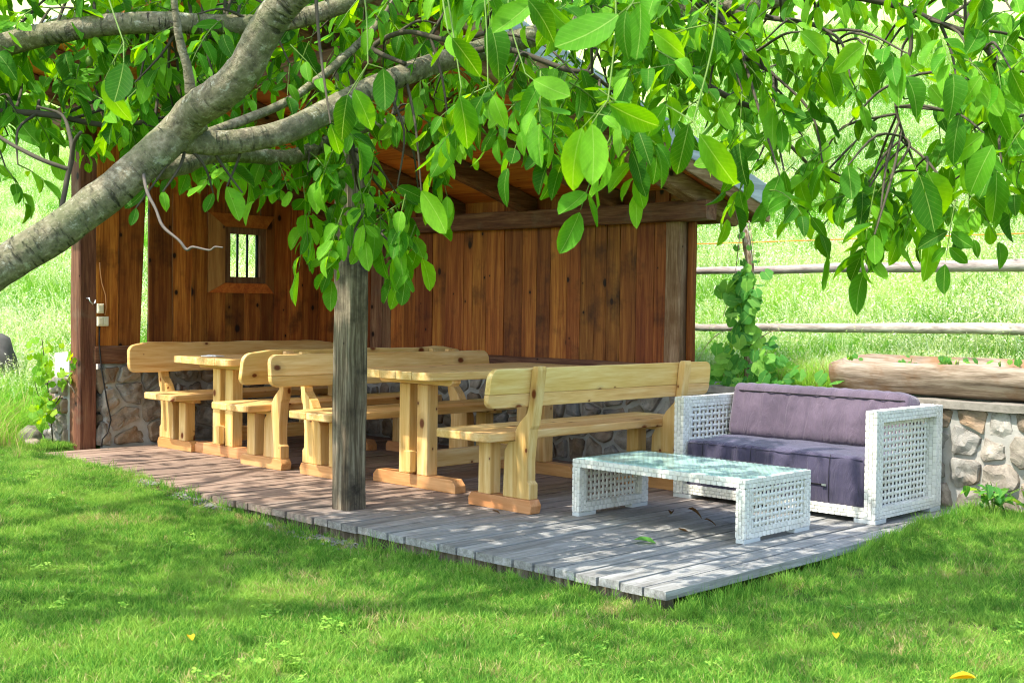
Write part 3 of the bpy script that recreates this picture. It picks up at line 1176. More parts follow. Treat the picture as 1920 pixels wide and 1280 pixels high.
def make_bench(loc, flip, label, live, seed):
    """local frame: sitter faces -x, length along y"""
    rs = random.Random(seed)
    b = tag(empty('bench', loc, math.pi if flip else 0), label, 'bench', 'pine benches at the tables')
    hl = .93
    P = M['pine']
    # seat: two boards with rounded outer corners
    r = .05
    for (x0, x1, side) in ((-.235, -.012, -1), (-.009, .205, 1)):
        poly = []
        pts = rrect(x0, x1, -hl, hl, r)
        if side == -1:
            poly = [p if p[0] < (x0 + x1) / 2 else (x1, math.copysign(hl, p[1])) for p in pts]
        else:
            poly = [p if p[0] > (x0 + x1) / 2 else (x0, math.copysign(hl, p[1])) for p in pts]
        q = []
        for p in poly:
            if not q or (abs(p[0] - q[-1][0]) + abs(p[1] - q[-1][1])) > 1e-6:
                q.append(p)
        if live and side == -1:
            # live edge at the front
            q2 = []
            for i in range(len(q)):
                q2.append(q[i])
                a, c = q[i], q[(i + 1) % len(q)]
                if abs(a[0] - x0) < 1e-4 and abs(c[0] - x0) < 1e-4:
                    for k in range(1, 14):
                        t = k / 14
                        y = a[1] + (c[1] - a[1]) * t
                        q2.append((x0 + .016 * noise.noise((y * 2.3, seed, 1)) + .008 * noise.noise((y * 9, seed, 2)), y))
            q = q2
        mb = MB()
        mb.prism(q, 'z', .402, .45 + (.0006 if side == 1 else 0))
        mb.build('seat_board', P[1], b, bevel=.007)
    # backrest: one wide board, wavy where its natural edge was kept
    lean = .10
    n = 26
    zb, zt = .598, .812
    top, bot = [], []
    y0, y1 = -1.02, 1.0
    rc = .055
    prof = rrect(y0, y1, zb, zt, rc)
    out = []
    for i in range(len(prof)):
        a, c = prof[i], prof[(i + 1) % len(prof)]
        out.append(a)
        if abs(a[0] - c[0]) > 1:
            for k in range(1, n):
                t = k / n
                out.append((a[0] + (c[0] - a[0]) * t, a[1]))
    if live:
        o2 = []
        for (y, z) in out:
            amp = smooth(y1, y1 - .25, y) * smooth(y0, y0 + .25, y)
            s = 1 if z > (zb + zt) / 2 else -1
            o2.append((y, z + amp * (.02 * noise.noise((y * 1.6 + seed, s * 3., seed)) + .008 * noise.noise((y * 5 + seed, s * 3., 4)) + (.022 if s > 0 else 0))))
        out = o2
    slant = .08
    if live:
        parts_ = [out]
    else:
        zc = .672
        lo_ = [p for p in out if p[1] < zc] 
        hi_ = [p for p in out if p[1] > zc]
        lo_ = sorted([p for p in lo_ if p[1] > zb + rc + 1], key=lambda p: p[0]) or lo_
        k0 = next(i for i in range(len(out)) if out[i - 1][1] > zc >= out[i][1])
        ro = out[k0:] + out[:k0]
        lo_ = [p for p in ro if p[1] <= zc]
        hi_ = [p for p in ro if p[1] > zc]
        parts_ = [[(y0, zc - .0004)] + lo_ + [(y1, zc - .0004)], [(y1, zc + .0004)] + hi_ + [(y0, zc + .0004)]]
    for pp_ in parts_:
        mb = MB()
        mb.prism(pp_, 'x', .265, .305)
        mb.v = [(x + lean * (z - zb), y + (slant * (z - .70) if y < 0 else -slant * .3 * (z - .70)) * smooth(.75, 1., abs(y)), z) for x, y, z in mb.v]
        mb.build('backrest', P[1], b, bevel=.008 if live else .004)
    # trestles
    for sy in (-1, 1):
        yc = sy * .675
        foot = [(-.157, 0), (.335, 0), (.345, .045), (.325, .078), (-.135, .078), (-.160, .05)]
        mb = MB()
        mb.prism(foot, 'y', yc - .042, yc + .042)
        mb.build('foot', M['pine_foot'], b, bevel=.004)
        mb = MB()
        mb.box(-.075, .02, yc - .045, yc + .045, .0785, .375)
        mb.build('leg', P[2], b, bevel=.006)
        upr = [(.115, .0785), (.325, .0785), (.325, .165), (.305, .18), (.300, .30), (.312, .50), (.318, .52), (.338, .60), (.358, .815), (.352, .825), (.303 + .01, .825), (.300, .795), (.2905 - .018 + .012, .60), (.235, .52), (.21, .4515), (.2065, .4515), (.2065, .40), (.150, .395), (.12, .36)]
        # keep clear of the backrest board
        mb = MB()
        upr = [(.115, .0785), (.322, .0785), (.322, .165), (.304, .18), (.302, .30), (.322, .47), (.335, .49), (.345, .56), (.378, .80), (.374, .824), (.340, .824), (.329, .80), (.3075, .60), (.297, .56), (.235, .50), (.2075, .455), (.2065, .40), (.160, .395), (.125, .34)]
        mb.prism(upr, 'y', yc - .036, yc + .036)
        mb.build('upright', P[2], b, bevel=.005)
        mb = MB()
        mb.box(-.17, .158, yc - .034, yc + .034, .3755, .4015)
        mb.build('bearer', P[0], b, bevel=.003)
    return b


make_bench((-2.0, 1.66, 0), False, 'nearest pine bench with straight backrest, its back towards the wicker sofa', False, 4)
make_bench((-4.38, 1.68, 0), False, 'wavy edged pine bench back to back with a straight one', True, 2)
make_bench((-3.50, 1.69, 0), True, 'straight edged pine bench just behind the grey front post', False, 3)
make_bench((-5.52, 1.78, 0), True, 'live edged pine bench against the plank wall below the window', True, 1)


def make_table(loc, label, seed):
    t = tag(empty('table', loc), label, 'table', 'pine trestle tables')
    P = M['pine']
    hw, hl, H, T = .375, .80, .745, .05
    n = 5
    w = 2 * hw / n
    r = .06
    for k in range(n):
        x0, x1 = -hw + k * w + .0008, -hw + (k + 1) * w - .0008
        z1 = H + (.0005 if k % 2 else 0)
        if k in (0, n - 1):
            pts = rrect(x0, x1, -hl, hl, r)
            mid = (x0 + x1) / 2
            inner = x1 if k == 0 else x0
            q = []
            for p in pts:
                p = p if ((p[0] < mid) == (k == 0)) else (inner, math.copysign(hl, p[1]))
                if not q or abs(p[0] - q[-1][0]) + abs(p[1] - q[-1][1]) > 1e-6:
                    q.append(p)
        else:
            q = [(x0, -hl), (x1, -hl), (x1, hl), (x0, hl)]
        mb = MB()
        mb.prism(q, 'z', H - T, z1)
        mb.build('tabletop_board', P[1], t, bevel=.003 if k not in (0, n - 1) else .006)
    for sy in (-1, 1):
        yc = sy * .54
        foot = [(-.395, 0), (.395, 0), (.395, .045), (.36, .082), (-.36, .082), (-.395, .045)]
        mb = MB()
        mb.prism(foot, 'y', yc - .045, yc + .045)
        mb.build('foot', M['pine_foot'], t, bevel=.004)
        for sx in (-1, 1):
            mb = MB()
            mb.box(sx * .085 - .05, sx * .085 + .05, yc - .045, yc + .045, .0825, .655)
            mb.build('leg', P[2], t, bevel=.006)
        br = [(-.33, .6555), (.33, .6555), (.35, .675), (.35, H - T - .0005), (-.35, H - T - .0005), (-.35, .675)]
        mb = MB()
        mb.prism(br, 'y', yc - .036, yc + .036)
        mb.build('bearer', P[0], t, bevel=.003)
        mb = MB()
        mb.box(-.033, .033, yc + sy * .046, yc + sy * .095, .10, .235)
        mb.build('tenon_block', P[2], t, bevel=.004)
    mb = MB()
    mb.box(-.032, .032, -.583, .583, .115, .22)
    mb.build('stretcher', P[1], t, bevel=.004)
    return t


make_table((-4.98, 1.68, 0), 'pine table between the live edged wall bench and the wavy bench', 1)
make_table((-2.88, 1.73, 0), 'pine table with knotty top behind the nearest bench', 2)

# printed papers
mag = tag(empty('magazine', (-3.42, 1.46, 0)), 'crumpled colourful magazine lying on deck by the table foot', 'magazine')
mb = MB()
n = 8
for i in range(n + 1):
    for j in range(5):
        x, y = i / n - .5, j / 4 - .5
        z = .012 + .022 * math.exp(-((x - .1) / .25) ** 2) + .01 * noise.noise((x * 5, y * 5, 1))
        mb.v.append((x * .21 + y * .03, y * .27 + .02 * x, z))
for i in range(n):
    for j in range(4):
        mb.f.append([i * 5 + j, (i + 1) * 5 + j, (i + 1) * 5 + j + 1, i * 5 + j + 1])
        mb.m.append(0 if noise.noise((i * .7, j * .9, 2)) > .1 else (1 if noise.noise((i * .6, j * .8, 7)) > -.1 else 2))
b0 = len(mb.v)
o = mb.build('cover', [M['paper'], M['blue'], M['printgreen']], mag, smooth=True)
sm_ = o.modifiers.new('t', 'SOLIDIFY')
sm_.thickness = .004
o.rotation_euler = (0, 0, R(35))
pap = MB()
pap.add([(-.07, -.05, 0), (.07, -.05, .002), (.07, .05, 0), (-.07, .05, .003), (-.07, -.05, .006), (.07, -.05, .008), (.07, .05, .006), (-.07, .05, .011)], [(0, 3, 2, 1), (4, 5, 6, 7), (0, 1, 5, 4), (1, 2, 6, 5), (2, 3, 7, 6), (3, 0, 4, 7)])
o = pap.build('folded_paper', M['paper'])
o.location = (-5.08, 1.07, .7465)
o.rotation_euler = (0, 0, R(20))
tag(o, 'white folded paper on the far table near its end', 'paper')

# ------------------------------------------------------------------ wicker
def strap(n_cross, pitch, L, w, amp, phase):
    """a flat strap along x from 0..L that weaves over and under; thickness .0024"""
    mb = MB()
    n = max(2, n_cross * 2)
    th = .0016
    V, F = [], []
    for i in range(n + 1):
        x = L * i / n
        z = amp * math.cos(math.pi * (x / pitch + phase))
        V += [(x, -w / 2, z - th), (x, w / 2, z - th), (x, w / 2, z + th), (x, -w / 2, z + th)]
    for i in range(n):
        for k in range(4):
            F.append((i * 4 + k, i * 4 + (k + 1) % 4, (i + 1) * 4 + (k + 1) % 4, (i + 1) * 4 + k))
    mb.add(V, F)
    return mb


def weave(parent, org, ux, uy, L, H, nx, ny, fx=.52, fy=.55):
    """open weave of nx uprights and ny crossing straps on a rectangle, each strap its own piece"""
    ux, uy = Vector(ux).normalized(), Vector(uy).normalized()
    nz = ux.cross(uy)
    px, py = L / nx, H / ny
    mh = [strap(nx, px, L, py * fy, .0022, .5 + k).mesh('strap', M['wicker'], True) for k in (0, 1)]
    mv = [strap(ny, py, H, px * fx, .0022, 1.5 + k).mesh('strap', M['wicker'], True) for k in (0, 1)]
    for j in range(ny):
        p = Vector(org) + uy * (py * (j + .5))
        o = link('strap', mh[j % 2], parent)
        o.matrix_local = Matrix.Translation(p) @ Matrix((ux, uy, nz)).transposed().to_4x4()
    for i in range(nx):
        p = Vector(org) + ux * (px * (i + .5))
        o = link('strap', mv[i % 2], parent)
        o.matrix_local = Matrix.Translation(p) @ Matrix((uy, -ux, nz)).transposed().to_4x4()


def woven_bar(name, parent, x0, x1, y0, y1, z0, z1, axis, cell=(.036, .021), skip=()):
    """a frame bar wrapped in flat straps laid like bricks; axis = direction of the bar"""
    mb = MB()
    e = .003
    mb.box(x0 + e * 1.6, x1 - e * 1.6, y0 + e * 1.6, y1 - e * 1.6, z0 + e * 1.6, z1 - e * 1.6, 1)
    lo, hi = [x0, y0, z0], [x1, y1, z1]
    rs = random.Random(hash((round(x0, 3), round(y0, 3), round(z0, 3))) % 1000)
    for d in range(3):                       # face normal
        for s in (0, 1):
            a, b = [k for k in range(3) if k != d]
            # tiles run along the bar if possible
            if axis in (a, b):
                u = axis
                v = a if b == axis else b
            else:
                u, v = a, b
            Lu, Lv = hi[u] - lo[u], hi[v] - lo[v]
            nv = max(1, round(Lv / cell[1]))
            cv = Lv / nv
            nu = max(1, round(Lu / cell[0]))
            cu = Lu / nu
            for j in range(nv):
                off = .5 if j % 2 else 0
                i = -off
                while i < nu - 1e-6:
                    u0, u1 = max(0, i) * cu, min(nu, i + 1) * cu
                    i += 1
                    if u1 - u0 < cu * .2:
                        continue
                    g = .0014
                    q = [(lo[u] + u0 + g, lo[v] + j * cv + g), (lo[u] + u1 - g, lo[v] + j * cv + g), (lo[u] + u1 - g, lo[v] + (j + 1) * cv - g), (lo[u] + u0 + g, lo[v] + (j + 1) * cv - g)]
                    base = (lo[d] + e * 1.2) if s == 0 else (hi[d] - e * 1.2)
                    tp = lo[d] if s == 0 else hi[d]
                    V = []
                    um = (q[0][0] + q[1][0]) / 2
                    sag = e * .55 * (1 if s == 0 else -1)
                    for (zz, pts) in ((base, q), (tp, None)):
                        if pts is None:
                            ss = [(q[0][0], q[0][1], tp + sag), (um, q[0][1], tp), (q[1][0], q[1][1], tp + sag), (q[2][0], q[2][1], tp + sag), (um, q[2][1], tp), (q[3][0], q[3][1], tp + sag)]
                        else:
                            continue
                        for (pu, pv, pd) in ss:
                            c = [0, 0, 0]
                            c[u], c[v], c[d] = pu, pv, pd
                            V.append(tuple(c))
                    for (pu, pv) in q:
                        c = [0, 0, 0]
                        c[u], c[v], c[d] = pu, pv, base + sag
                        V.append(tuple(c))
                    mb.add(V, [(0, 1, 4, 5), (1, 2, 3, 4), (6, 7, 2, 1, 0), (8, 9, 5, 4, 3), (7, 8, 3, 2), (9, 6, 0, 5)])
    o = mb.build(name, [M['wicker'], M['shadedcore']], parent)
    o['kind'] = 'stuff'
    bm = bmesh.new()
    bm.from_mesh(o.data)
    bmesh.ops.recalc_face_normals(bm, faces=bm.faces)
    bm.to_mesh(o.data)
    bm.free()
    return o


# sofa
SX0, SX1, SY0, SY1, SH = -1.55, -.20, 2.10, 2.885, .615
sofa = tag(empty('wicker_sofa', (0, 0, 0)), 'white woven two seat sofa frame at the end of the deck', 'sofa')
for x0, x1, out in ((SX0, SX0 + .07, -1), (SX1 - .07, SX1, 1)):
    woven_bar('woven_rim', sofa, x0, x1, SY0, SY0 + .075, .025, SH, 2)
    woven_bar('woven_rim', sofa, x0, x1, SY1 - .075, SY1, .025, SH, 2)
    woven_bar('woven_rim', sofa, x0, x1, SY0 + .075, SY1 - .075, SH - .065, SH, 1)
    woven_bar('woven_rim', sofa, x0, x1, SY0 + .075, SY1 - .075, .025, .085, 1)
    # recessed open weave: the inner face is flush, the outer one set back
    xp = x0 + .01 if out > 0 else x1 - .01
    weave(sofa, (xp, SY0 + .075, .085), (0, 1, 0), (0, 0, 1), SY1 - SY0 - .15, SH - .15, 15, 13)
    for yy in (SY0 + .0, SY1 - .13):
        mb = MB()
        mb.box(x0 - .0, x1 + .06 * (1 if out < 0 else 0) - 0, yy + .003, yy + .127, 0, .0245)
        if out > 0:
            mb = MB()
            mb.box(x0 - .06, x1, yy + .003, yy + .127, 0, .0245)
        mb.build('foot', M['plasticfoot'], sofa, bevel=.003)
woven_bar('woven_rim', sofa, SX0 + .07, SX1 - .07, SY0 + .005, SY0 + .055, .028, .085, 0)
woven_bar('woven_rim', sofa, SX0 + .07, SX1 - .07, SY1 - .06, SY1, .028, .095, 0)
woven_bar('woven_rim', sofa, SX0 + .07, SX1 - .07, SY1 - .06, SY1, SH - .07, SH, 0)
weave(sofa, (SX0 + .07, SY1 - .03, .095), (1, 0, 0), (0, 0, 1), SX1 - SX0 - .14, SH - .165, 32, 12)
mb = MB()
mb.box(SX0 + .07, SX1 - .07, SY0 + .056, SY1 - .061, .05, .068)
mb.build('seat_base', M['wicker'], sofa)


def cushion(name, size, r, label, fn, n=(46, 20, 14), mat='fabric'):
    """rounded block with puffed, puckered fabric; fn displaces (p, nrm) -> p"""
    sx, sy, sz = size
    bm = bmesh.new()
    bmesh.ops.create_cube(bm, size=2)
    bmesh.ops.subdivide_edges(bm, edges=[e for e in bm.edges if abs(e.verts[0].co.x - e.verts[1].co.x) > .5], cuts=n[0])
    bmesh.ops.subdivide_edges(bm, edges=[e for e in bm.edges if abs(e.verts[0].co.y - e.verts[1].co.y) > .5], cuts=n[1])
    bmesh.ops.subdivide_edges(bm, edges=[e for e in bm.edges if abs(e.verts[0].co.z - e.verts[1].co.z) > .5], cuts=n[2])
    for v in bm.verts:
        # pull rows towards the borders so that the rounding has vertices to work with
        c = [math.copysign(1 - (1 - abs(a)) ** 1.0, a) for a in v.co]
        p = Vector((c[0] * sx / 2, c[1] * sy / 2, c[2] * sz / 2))
        q = Vector((max(-sx / 2 + r, min(sx / 2 - r, p.x)), max(-sy / 2 + r, min(sy / 2 - r, p.y)), max(-sz / 2 + r, min(sz / 2 - r, p.z))))
        d = p - q
        if d.length > 1e-6:
            nn = d.normalized()
            p = q + nn * min(r, d.length if d.length < r else r)
        else:
            nn = Vector((0, 0, 0))
        v.co = fn(p, nn)
    me = bpy.data.meshes.new(name)
    bmesh.ops.recalc_face_normals(bm, faces=bm.faces)
    bm.to_mesh(me)
    bm.free()
    me.materials.append(M[mat])
    for p in me.polygons:
        p.use_smooth = True
    o = bpy.data.objects.new(name, me)
    COL.objects.link(o)
    s = o.modifiers.new('s', 'SUBSURF')
    s.levels = s.render_levels = 1
    return o


def seat_fn(p, n):
    sx, sz = 1.205, .285
    a = max(0, 1 - (2 * p.x / sx) ** 4)
    if n.z > .3 or p.z > .1:
        p = p + Vector((0, 0, .014 * a * max(0, 1 - (2 * p.y / .6) ** 4) + .010 * noise.noise((p.x * 4, p.y * 5, 1)) + .004 * noise.noise((p.x * 11, p.y * 9, 6))))
    if p.y < -.24:
        pk = .011 * noise.noise((p.x * 15, p.z * 3, 2)) * smooth(-.12, .12, p.z)
        pk += .010 * math.exp(-((p.x + .09 + p.z * .3) / .03) ** 2) * smooth(0, .14, p.z)
        p = p + Vector((0, -.008 * a * (1 - (2 * p.z / sz) ** 2) + pk, 0))
    return p


seat = cushion('seat_cushion', (1.205, .585, .285), .028, '', seat_fn, (70, 24, 18), 'fabric2')
seat.location = (-.875, 2.12 + .2925, .07 + .1425)
tag(seat, 'thick purple grey seat cushion on the wicker sofa', 'cushion')
# seams and zip on the seat cushion
for x in (-.47, -.13, .385):
    mb = MB()
    mb.tube([(x, -.302, -.12), (x, -.303, -.05), (x, -.303, .05), (x, -.300, .112), (x, -.284, .144)], .0016, 5)
    mb.build('seam', M['black'], seat, smooth=True)
mb = MB()
mb.tube([(-.58, -.2905, .128), (-.3, -.293, .13), (0, -.294, .13), (.3, -.293, .13), (.58, -.2905, .128)], .003, 6)
mb.build('piping', M['fabric2'], seat, smooth=True)
mb = MB()
mb.box(.12, .37, -.3055, -.3015, -.030, -.024)
z_ = mb.build('zip', M['black'], seat)
mb = MB()
mb.box(.345, .372, -.3105, -.306, -.033, -.022)
mb.build('zip_slider', M['zinc'], z_)


def back_fn(p, n):
    sx, sz = 1.205, .34
    a = max(0, 1 - (2 * p.x / sx) ** 6)
    if p.y < -.05:
        puck = .004 * math.sin(p.x * 60 + 2 * noise.noise((p.x * 6, 0, 3))) * math.exp(-((p.z - .10) / .05) ** 2)
        puck += .007 * noise.noise((p.x * 24, p.z * 4, 5)) * smooth(-.1, .1, p.z)
        p = p + Vector((0, -.014 * a * (1 - (2 * p.z / sz) ** 2) + puck, 0))
    if p.z > .12:
        p = p + Vector((0, 0, .008 * a + .002 * math.sin(p.x * 75 + 3 * noise.noise((p.x * 4, 2, 3)))))
    return p


back = cushion('back_cushion', (1.205, .19, .345), .05, '', back_fn, (96, 8, 18))
back.location = (-.875, 2.665, .505)
back.rotation_euler = (R(-13), 0, 0)
tag(back, 'faded purple back cushion leaning on the wicker sofa back', 'cushion')
mb = MB()
mb.tube([(-.600, -.050, .10), (-.578, -.092, .118), (-.5, -.104, .117), (-.25, -.108, .117), (0, -.109, .116), (.25, -.108, .117), (.5, -.104, .117), (.578, -.092, .118), (.600, -.05, .10)], .0034, 6)
mb.build('piping', M['black'], back, smooth=True)

# coffee table
CX0, CX1, CY0, CY1, CH = -1.495, -.366, 1.10, 1.715, .318
ct = tag(empty('coffee_table', (0, 0, 0)), 'low white woven table with glass top before the sofa', 'coffee table')
for x0, x1 in ((CX0, CX0 + .055), (CX1 - .055, CX1)):
    left = x0 == CX0
    woven_bar('woven_rim', ct, x0, x1, CY0, CY0 + .06, .0225, CH - .045, 2)
    woven_bar('woven_rim', ct, x0, x1, CY1 - .06, CY1, .0225, CH - .045, 2)
    woven_bar('woven_rim', ct, x0, x1, CY0 + .06, CY1 - .06, .0225, .075, 1)
    xp = x1 - .008 if not left else x0 + .012
    weave(ct, (xp, CY0 + .06, .075), (0, 1, 0), (0, 0, 1), CY1 - CY0 - .12, CH - .045 - .075, 14, 6)
    for yy in (CY0, CY1 - .15):
        mb = MB()
        mb.box(x0 + .002, x1 - .002, yy + .002, yy + .148, 0, .022)
        mb.build('foot', M['plasticfoot'], ct, bevel=.003)
woven_bar('woven_top', ct, CX0, CX1, CY0, CY1, CH - .045, CH, 0, (.034, .022))
mb = MB()
mb.prism(rrect(CX0 + .012, CX1 - .012, CY0 + .012, CY1 - .012, .012, 3), 'z', CH + .0015, CH + .0085)
mb.build('glass_top', M['glass'], ct)

# ------------------------------------------------------------------ fence, trough, cord
def rail_path(p0, p1, n, seed, amp=.012):
    p0, p1 = Vector(p0), Vector(p1)
    out = []
    for i in range(n + 1):
        p = p0.lerp(p1, i / n)
        out.append(p + Vector((0, noise.noise((i * .5, seed, 0)) * amp, noise.noise((i * .5, seed, 4)) * amp)))
    return out


fence = tag(empty('fence', (-1.6, 4.4, .9)), 'weathered round rail fence along the foot of the meadow', 'fence')
FO = Vector(fence.location)
fA, fB = Vector((-2.891, 4.118, 0)), Vector((-.479, 4.694, 0))
fd = (fB - fA)
for z0, z1, r0, r1, sd in ((1.457, 1.491, .028, .046, 1), (1.008, 1.043, .028, .044, 2)):
    a = fA + fd * -.45
    b = fA + fd * 2.2
    za, zb = z0 + (z1 - z0) * -.45, z0 + (z1 - z0) * 2.2
    path = rail_path((a.x, a.y, za), (b.x, b.y, zb), 26, sd)
    mb = MB()
    mb.tube([p - FO for p in path], [max(.022, min(.055, r0 + (r1 - r0) * (-.45 + 2.65 * i / 26))) for i in range(27)], 12, wob=.12, ph=sd)
    mb.build('rail', M['rail'], fence, smooth=True)
for t in (-.3, 1.35, 2.1):
    p = fA + fd * t + Vector((0, .06, 0))
    h = ground_h(p.x, p.y)
    mb = MB()
    mb.tube([Vector((p.x, p.y, h - .3)) - FO, Vector((p.x + .01, p.y, h + .4)) - FO, Vector((p.x, p.y, 1.66)) - FO], [.06, .058, .052], 12, wob=.1, ph=t)
    mb.build('post', M['greypost'], fence, smooth=True)
mb = MB()
mb.tube(rail_path((-4.1, 4.05, 1.665), (2.0, 5.51, 1.77), 20, 9, .01), .004, 6)
tag(mb.build('orange_cord', M['orange'], smooth=True), 'thin orange cord stretched above the fence rails', 'cord')

trough = tag(empty('log_trough', (.2, 3.16, .64)), 'hollowed weathered log trough lying on the stone wall', 'trough')
mb = MB()
nL, nA = 30, 22
x0, x1 = -1.22, 1.35
cs = []
for i in range(nL + 1):
    t = i / nL
    x = x0 + (x1 - x0) * t
    rr = .148 * (.9 + .1 * smooth(0, .06, t)) * (1 + .05 * noise.noise((x * 1.5, 0, 2)))
    ring = []
    for k in range(nA):
        # from inner lip, around outside, back to lip, through the hollow
        th = R(-58 + (360 - 64) * k / (nA - 1)) - math.pi / 2 + R(90)
        th = R(62) + (2 * math.pi - R(124)) * k / (nA - 1)      # measured from straight up
        r = rr * (1 + .07 * noise.noise((x * 3, math.cos(th) * 2, math.sin(th) * 2)) + .025 * noise.noise((x * 9, math.cos(th) * 5, math.sin(th) * 5)))
        ring.append((x, -r * math.sin(th), rr + r * math.cos(th)))
    hol = smooth(.0, .07, t) * smooth(1., .93, t)
    for k in range(7):
        a = k / 6
        y = rr * math.sin(R(62)) * (1 - 2 * a) * .86
        y0_ = -ring[0][1]
        z = rr + rr * math.cos(R(62)) - hol * .12 * (1 - (2 * a - 1) ** 2) ** .6 + .002
        ring.append((x, -rr * .84 * (-1 + 2 * a) * -1 if False else rr * .80 * (1 - 2 * a), z))
    cs.append(ring)
nr_ = len(cs[0])
V = [p for r_ in cs for p in r_]
F = []
for i in range(nL):
    for k in range(nr_):
        F.append((i * nr_ + k, i * nr_ + (k + 1) % nr_, (i + 1) * nr_ + (k + 1) % nr_, (i + 1) * nr_ + k))
F.append(tuple(range(nr_))[::-1])
F.append(tuple(nL * nr_ + k for k in range(nr_)))
mb.add(V, F)
o = mb.build('log', M['logw'], trough, smooth=True)
bm = bmesh.new()
bm.from_mesh(o.data)
bmesh.ops.recalc_face_normals(bm, faces=bm.faces)
bm.to_mesh(o.data)
bm.free()
o.location = (0, 0, .004)
o.rotation_euler = (R(9), 0, 0)

# ------------------------------------------------------------------ leaves
def leaf_mesh_data(seed, width=.5, fold=.25, curl=.25, tipx=0.):
    """leaflet along +y, unit length; returns verts, faces, uvs"""
    rs = random.Random(seed)
    prof = [(0, .04), (.12, .5), (.32, .9), (.56, 1.0), (.77, .80), (.92, .42), (1.0, .03)]
    V, UV, F = [], [], []
    cu = curl * rs.uniform(.3, 1.6) * rs.choice((1, 1, 1, -.4))
    fo = fold * rs.uniform(.4, 1.6)
    tw = rs.uniform(-.35, .35)
    for t, w in prof:
        hw = w * width / 2
        z = -cu * t * t
        sx = tipx * t * t
        for s in (-1, 0, 1):
            wz = .07 * noise.noise((t * 5, s * 2, seed))
            V.append((sx + s * hw * (1 - .1 * fo), t, z + abs(s) * hw * fo + s * tw * hw * t + wz * abs(s)))
            UV.append((.5 + s * .5 * max(.12, w), t))
    n = len(prof)
    for i in range(n - 1):
        for k in (0, 1):
            F.append((i * 3 + k, i * 3 + k + 1, (i + 1) * 3 + k + 1, (i + 1) * 3 + k))
    return V, F, UV


LEAVES = [leaf_mesh_data(40 + i, (.46, .54, .60, .5)[i % 4] + .01 * (i % 3), .45, .5, tipx=(-.14, .02, .12, -.05, .08)[i % 5]) for i in range(12)]


def vine_leaf_data(seed):
    rs = random.Random(seed)
    V, UV, F = [(0, .12, .03)], [(.5, .12)], []
    m = 15
    for k in range(m):
        a = R(-165 + 330 * k / (m - 1))
        r = .5 * (.78 + .26 * abs(math.cos(2.5 * a))) * (1.08 if abs(a) < .5 else 1)
        x, y = r * math.sin(a), .30 + r * math.cos(a)
        V.append((x, y, -.25 * (x * x + (y - .2) ** 2) + .05 * noise.noise((x * 4, y * 4, seed))))
        UV.append((x + .5, y))
    for k in range(1, m):
        F.append((0, k + 1, k))
    return V, F, UV


VLEAVES = [vine_leaf_data(i) for i in range(6)]


def data_mesh(name, d, mat):
    me = bpy.data.meshes.new(name)
    me.from_pydata(d[0], [], d[1])
    uvl = me.uv_layers.new(name='UVMap')
    for lp in me.loops:
        uvl.data[lp.index].uv = d[2][lp.vertex_index]
    me.materials.append(mat)
    me.polygons.foreach_set('use_smooth', [True] * len(me.polygons))
    me.update()
    return me


def leaf_matrix(base, tip, roll, face=None):
    """leaf from base to tip; its upper side turned towards face (default up), rolled"""
    y = Vector(tip) - Vector(base)
    L = y.length
    y.normalize()
    f = Vector(face) if face is not None else Vector((0, 0, 1))
    z = f - y * f.dot(y)
    if z.length < .05:
        z = y.orthogonal()
    z.normalize()
    z = Matrix.Rotation(roll, 3, y) @ z
    x = y.cross(z)
    return Matrix.Translation(base) @ Matrix((x, y, z)).transposed().to_4x4() @ Matrix.Scale(L, 4)


def join_leaves(name, items, lib, mat, parent=None):
    """items: (matrix, variant)"""
    nv = sum(len(lib[k][0]) for _, k in items)
    A = []
    F = []
    U = []
    b = 0
    arr = [np.array(d[0]) for d in lib]
    for mtx, k in items:
        m = np.array(mtx)
        A.append(arr[k] @ m[:3, :3].T + m[:3, 3])
        for f in lib[k][1]:
            F.append([b + i for i in f])
            U += [lib[k][2][i] for i in f]
        b += len(arr[k])
    me = bpy.data.meshes.new(name)
    me.from_pydata(np.concatenate(A).tolist(), [], F)
    uvl = me.uv_layers.new(name='UVMap')
    uvl.data.foreach_set('uv', np.array(U, dtype=np.float32).ravel())
    me.materials.append(mat)
    me.polygons.foreach_set('use_smooth', [True] * len(me.polygons))
    me.update()
    o = bpy.data.objects.new(name, me)
    COL.objects.link(o)
    if parent:
        o.parent = parent
    return o


# ------------------------------------------------------------------ walnut tree
def px_path(pts):
    """pts: (u, v, depth, radius in photo pixels)"""
    return [dp(u, v, d) for u, v, d, r in pts], [r * d / FPX for u, v, d, r in pts]


def smooth_path(P, Rr, k=4):
    out, ro = [], []
    n = len(P)
    for i in range(n - 1):
        p0, p1, p2, p3 = P[max(i - 1, 0)], P[i], P[i + 1], P[min(i + 2, n - 1)]
        for j in range(k):
            t = j / k
            a = 2 * p1 + (p2 - p0) * t + (2 * p0 - 5 * p1 + 4 * p2 - p3) * t * t + (3 * p1 - p0 - 3 * p2 + p3) * t ** 3
            out.append(a * .5)
            ro.append(Rr[i] + (Rr[i + 1] - Rr[i]) * t)
    out.append(P[-1])
    ro.append(Rr[-1])
    return out, ro


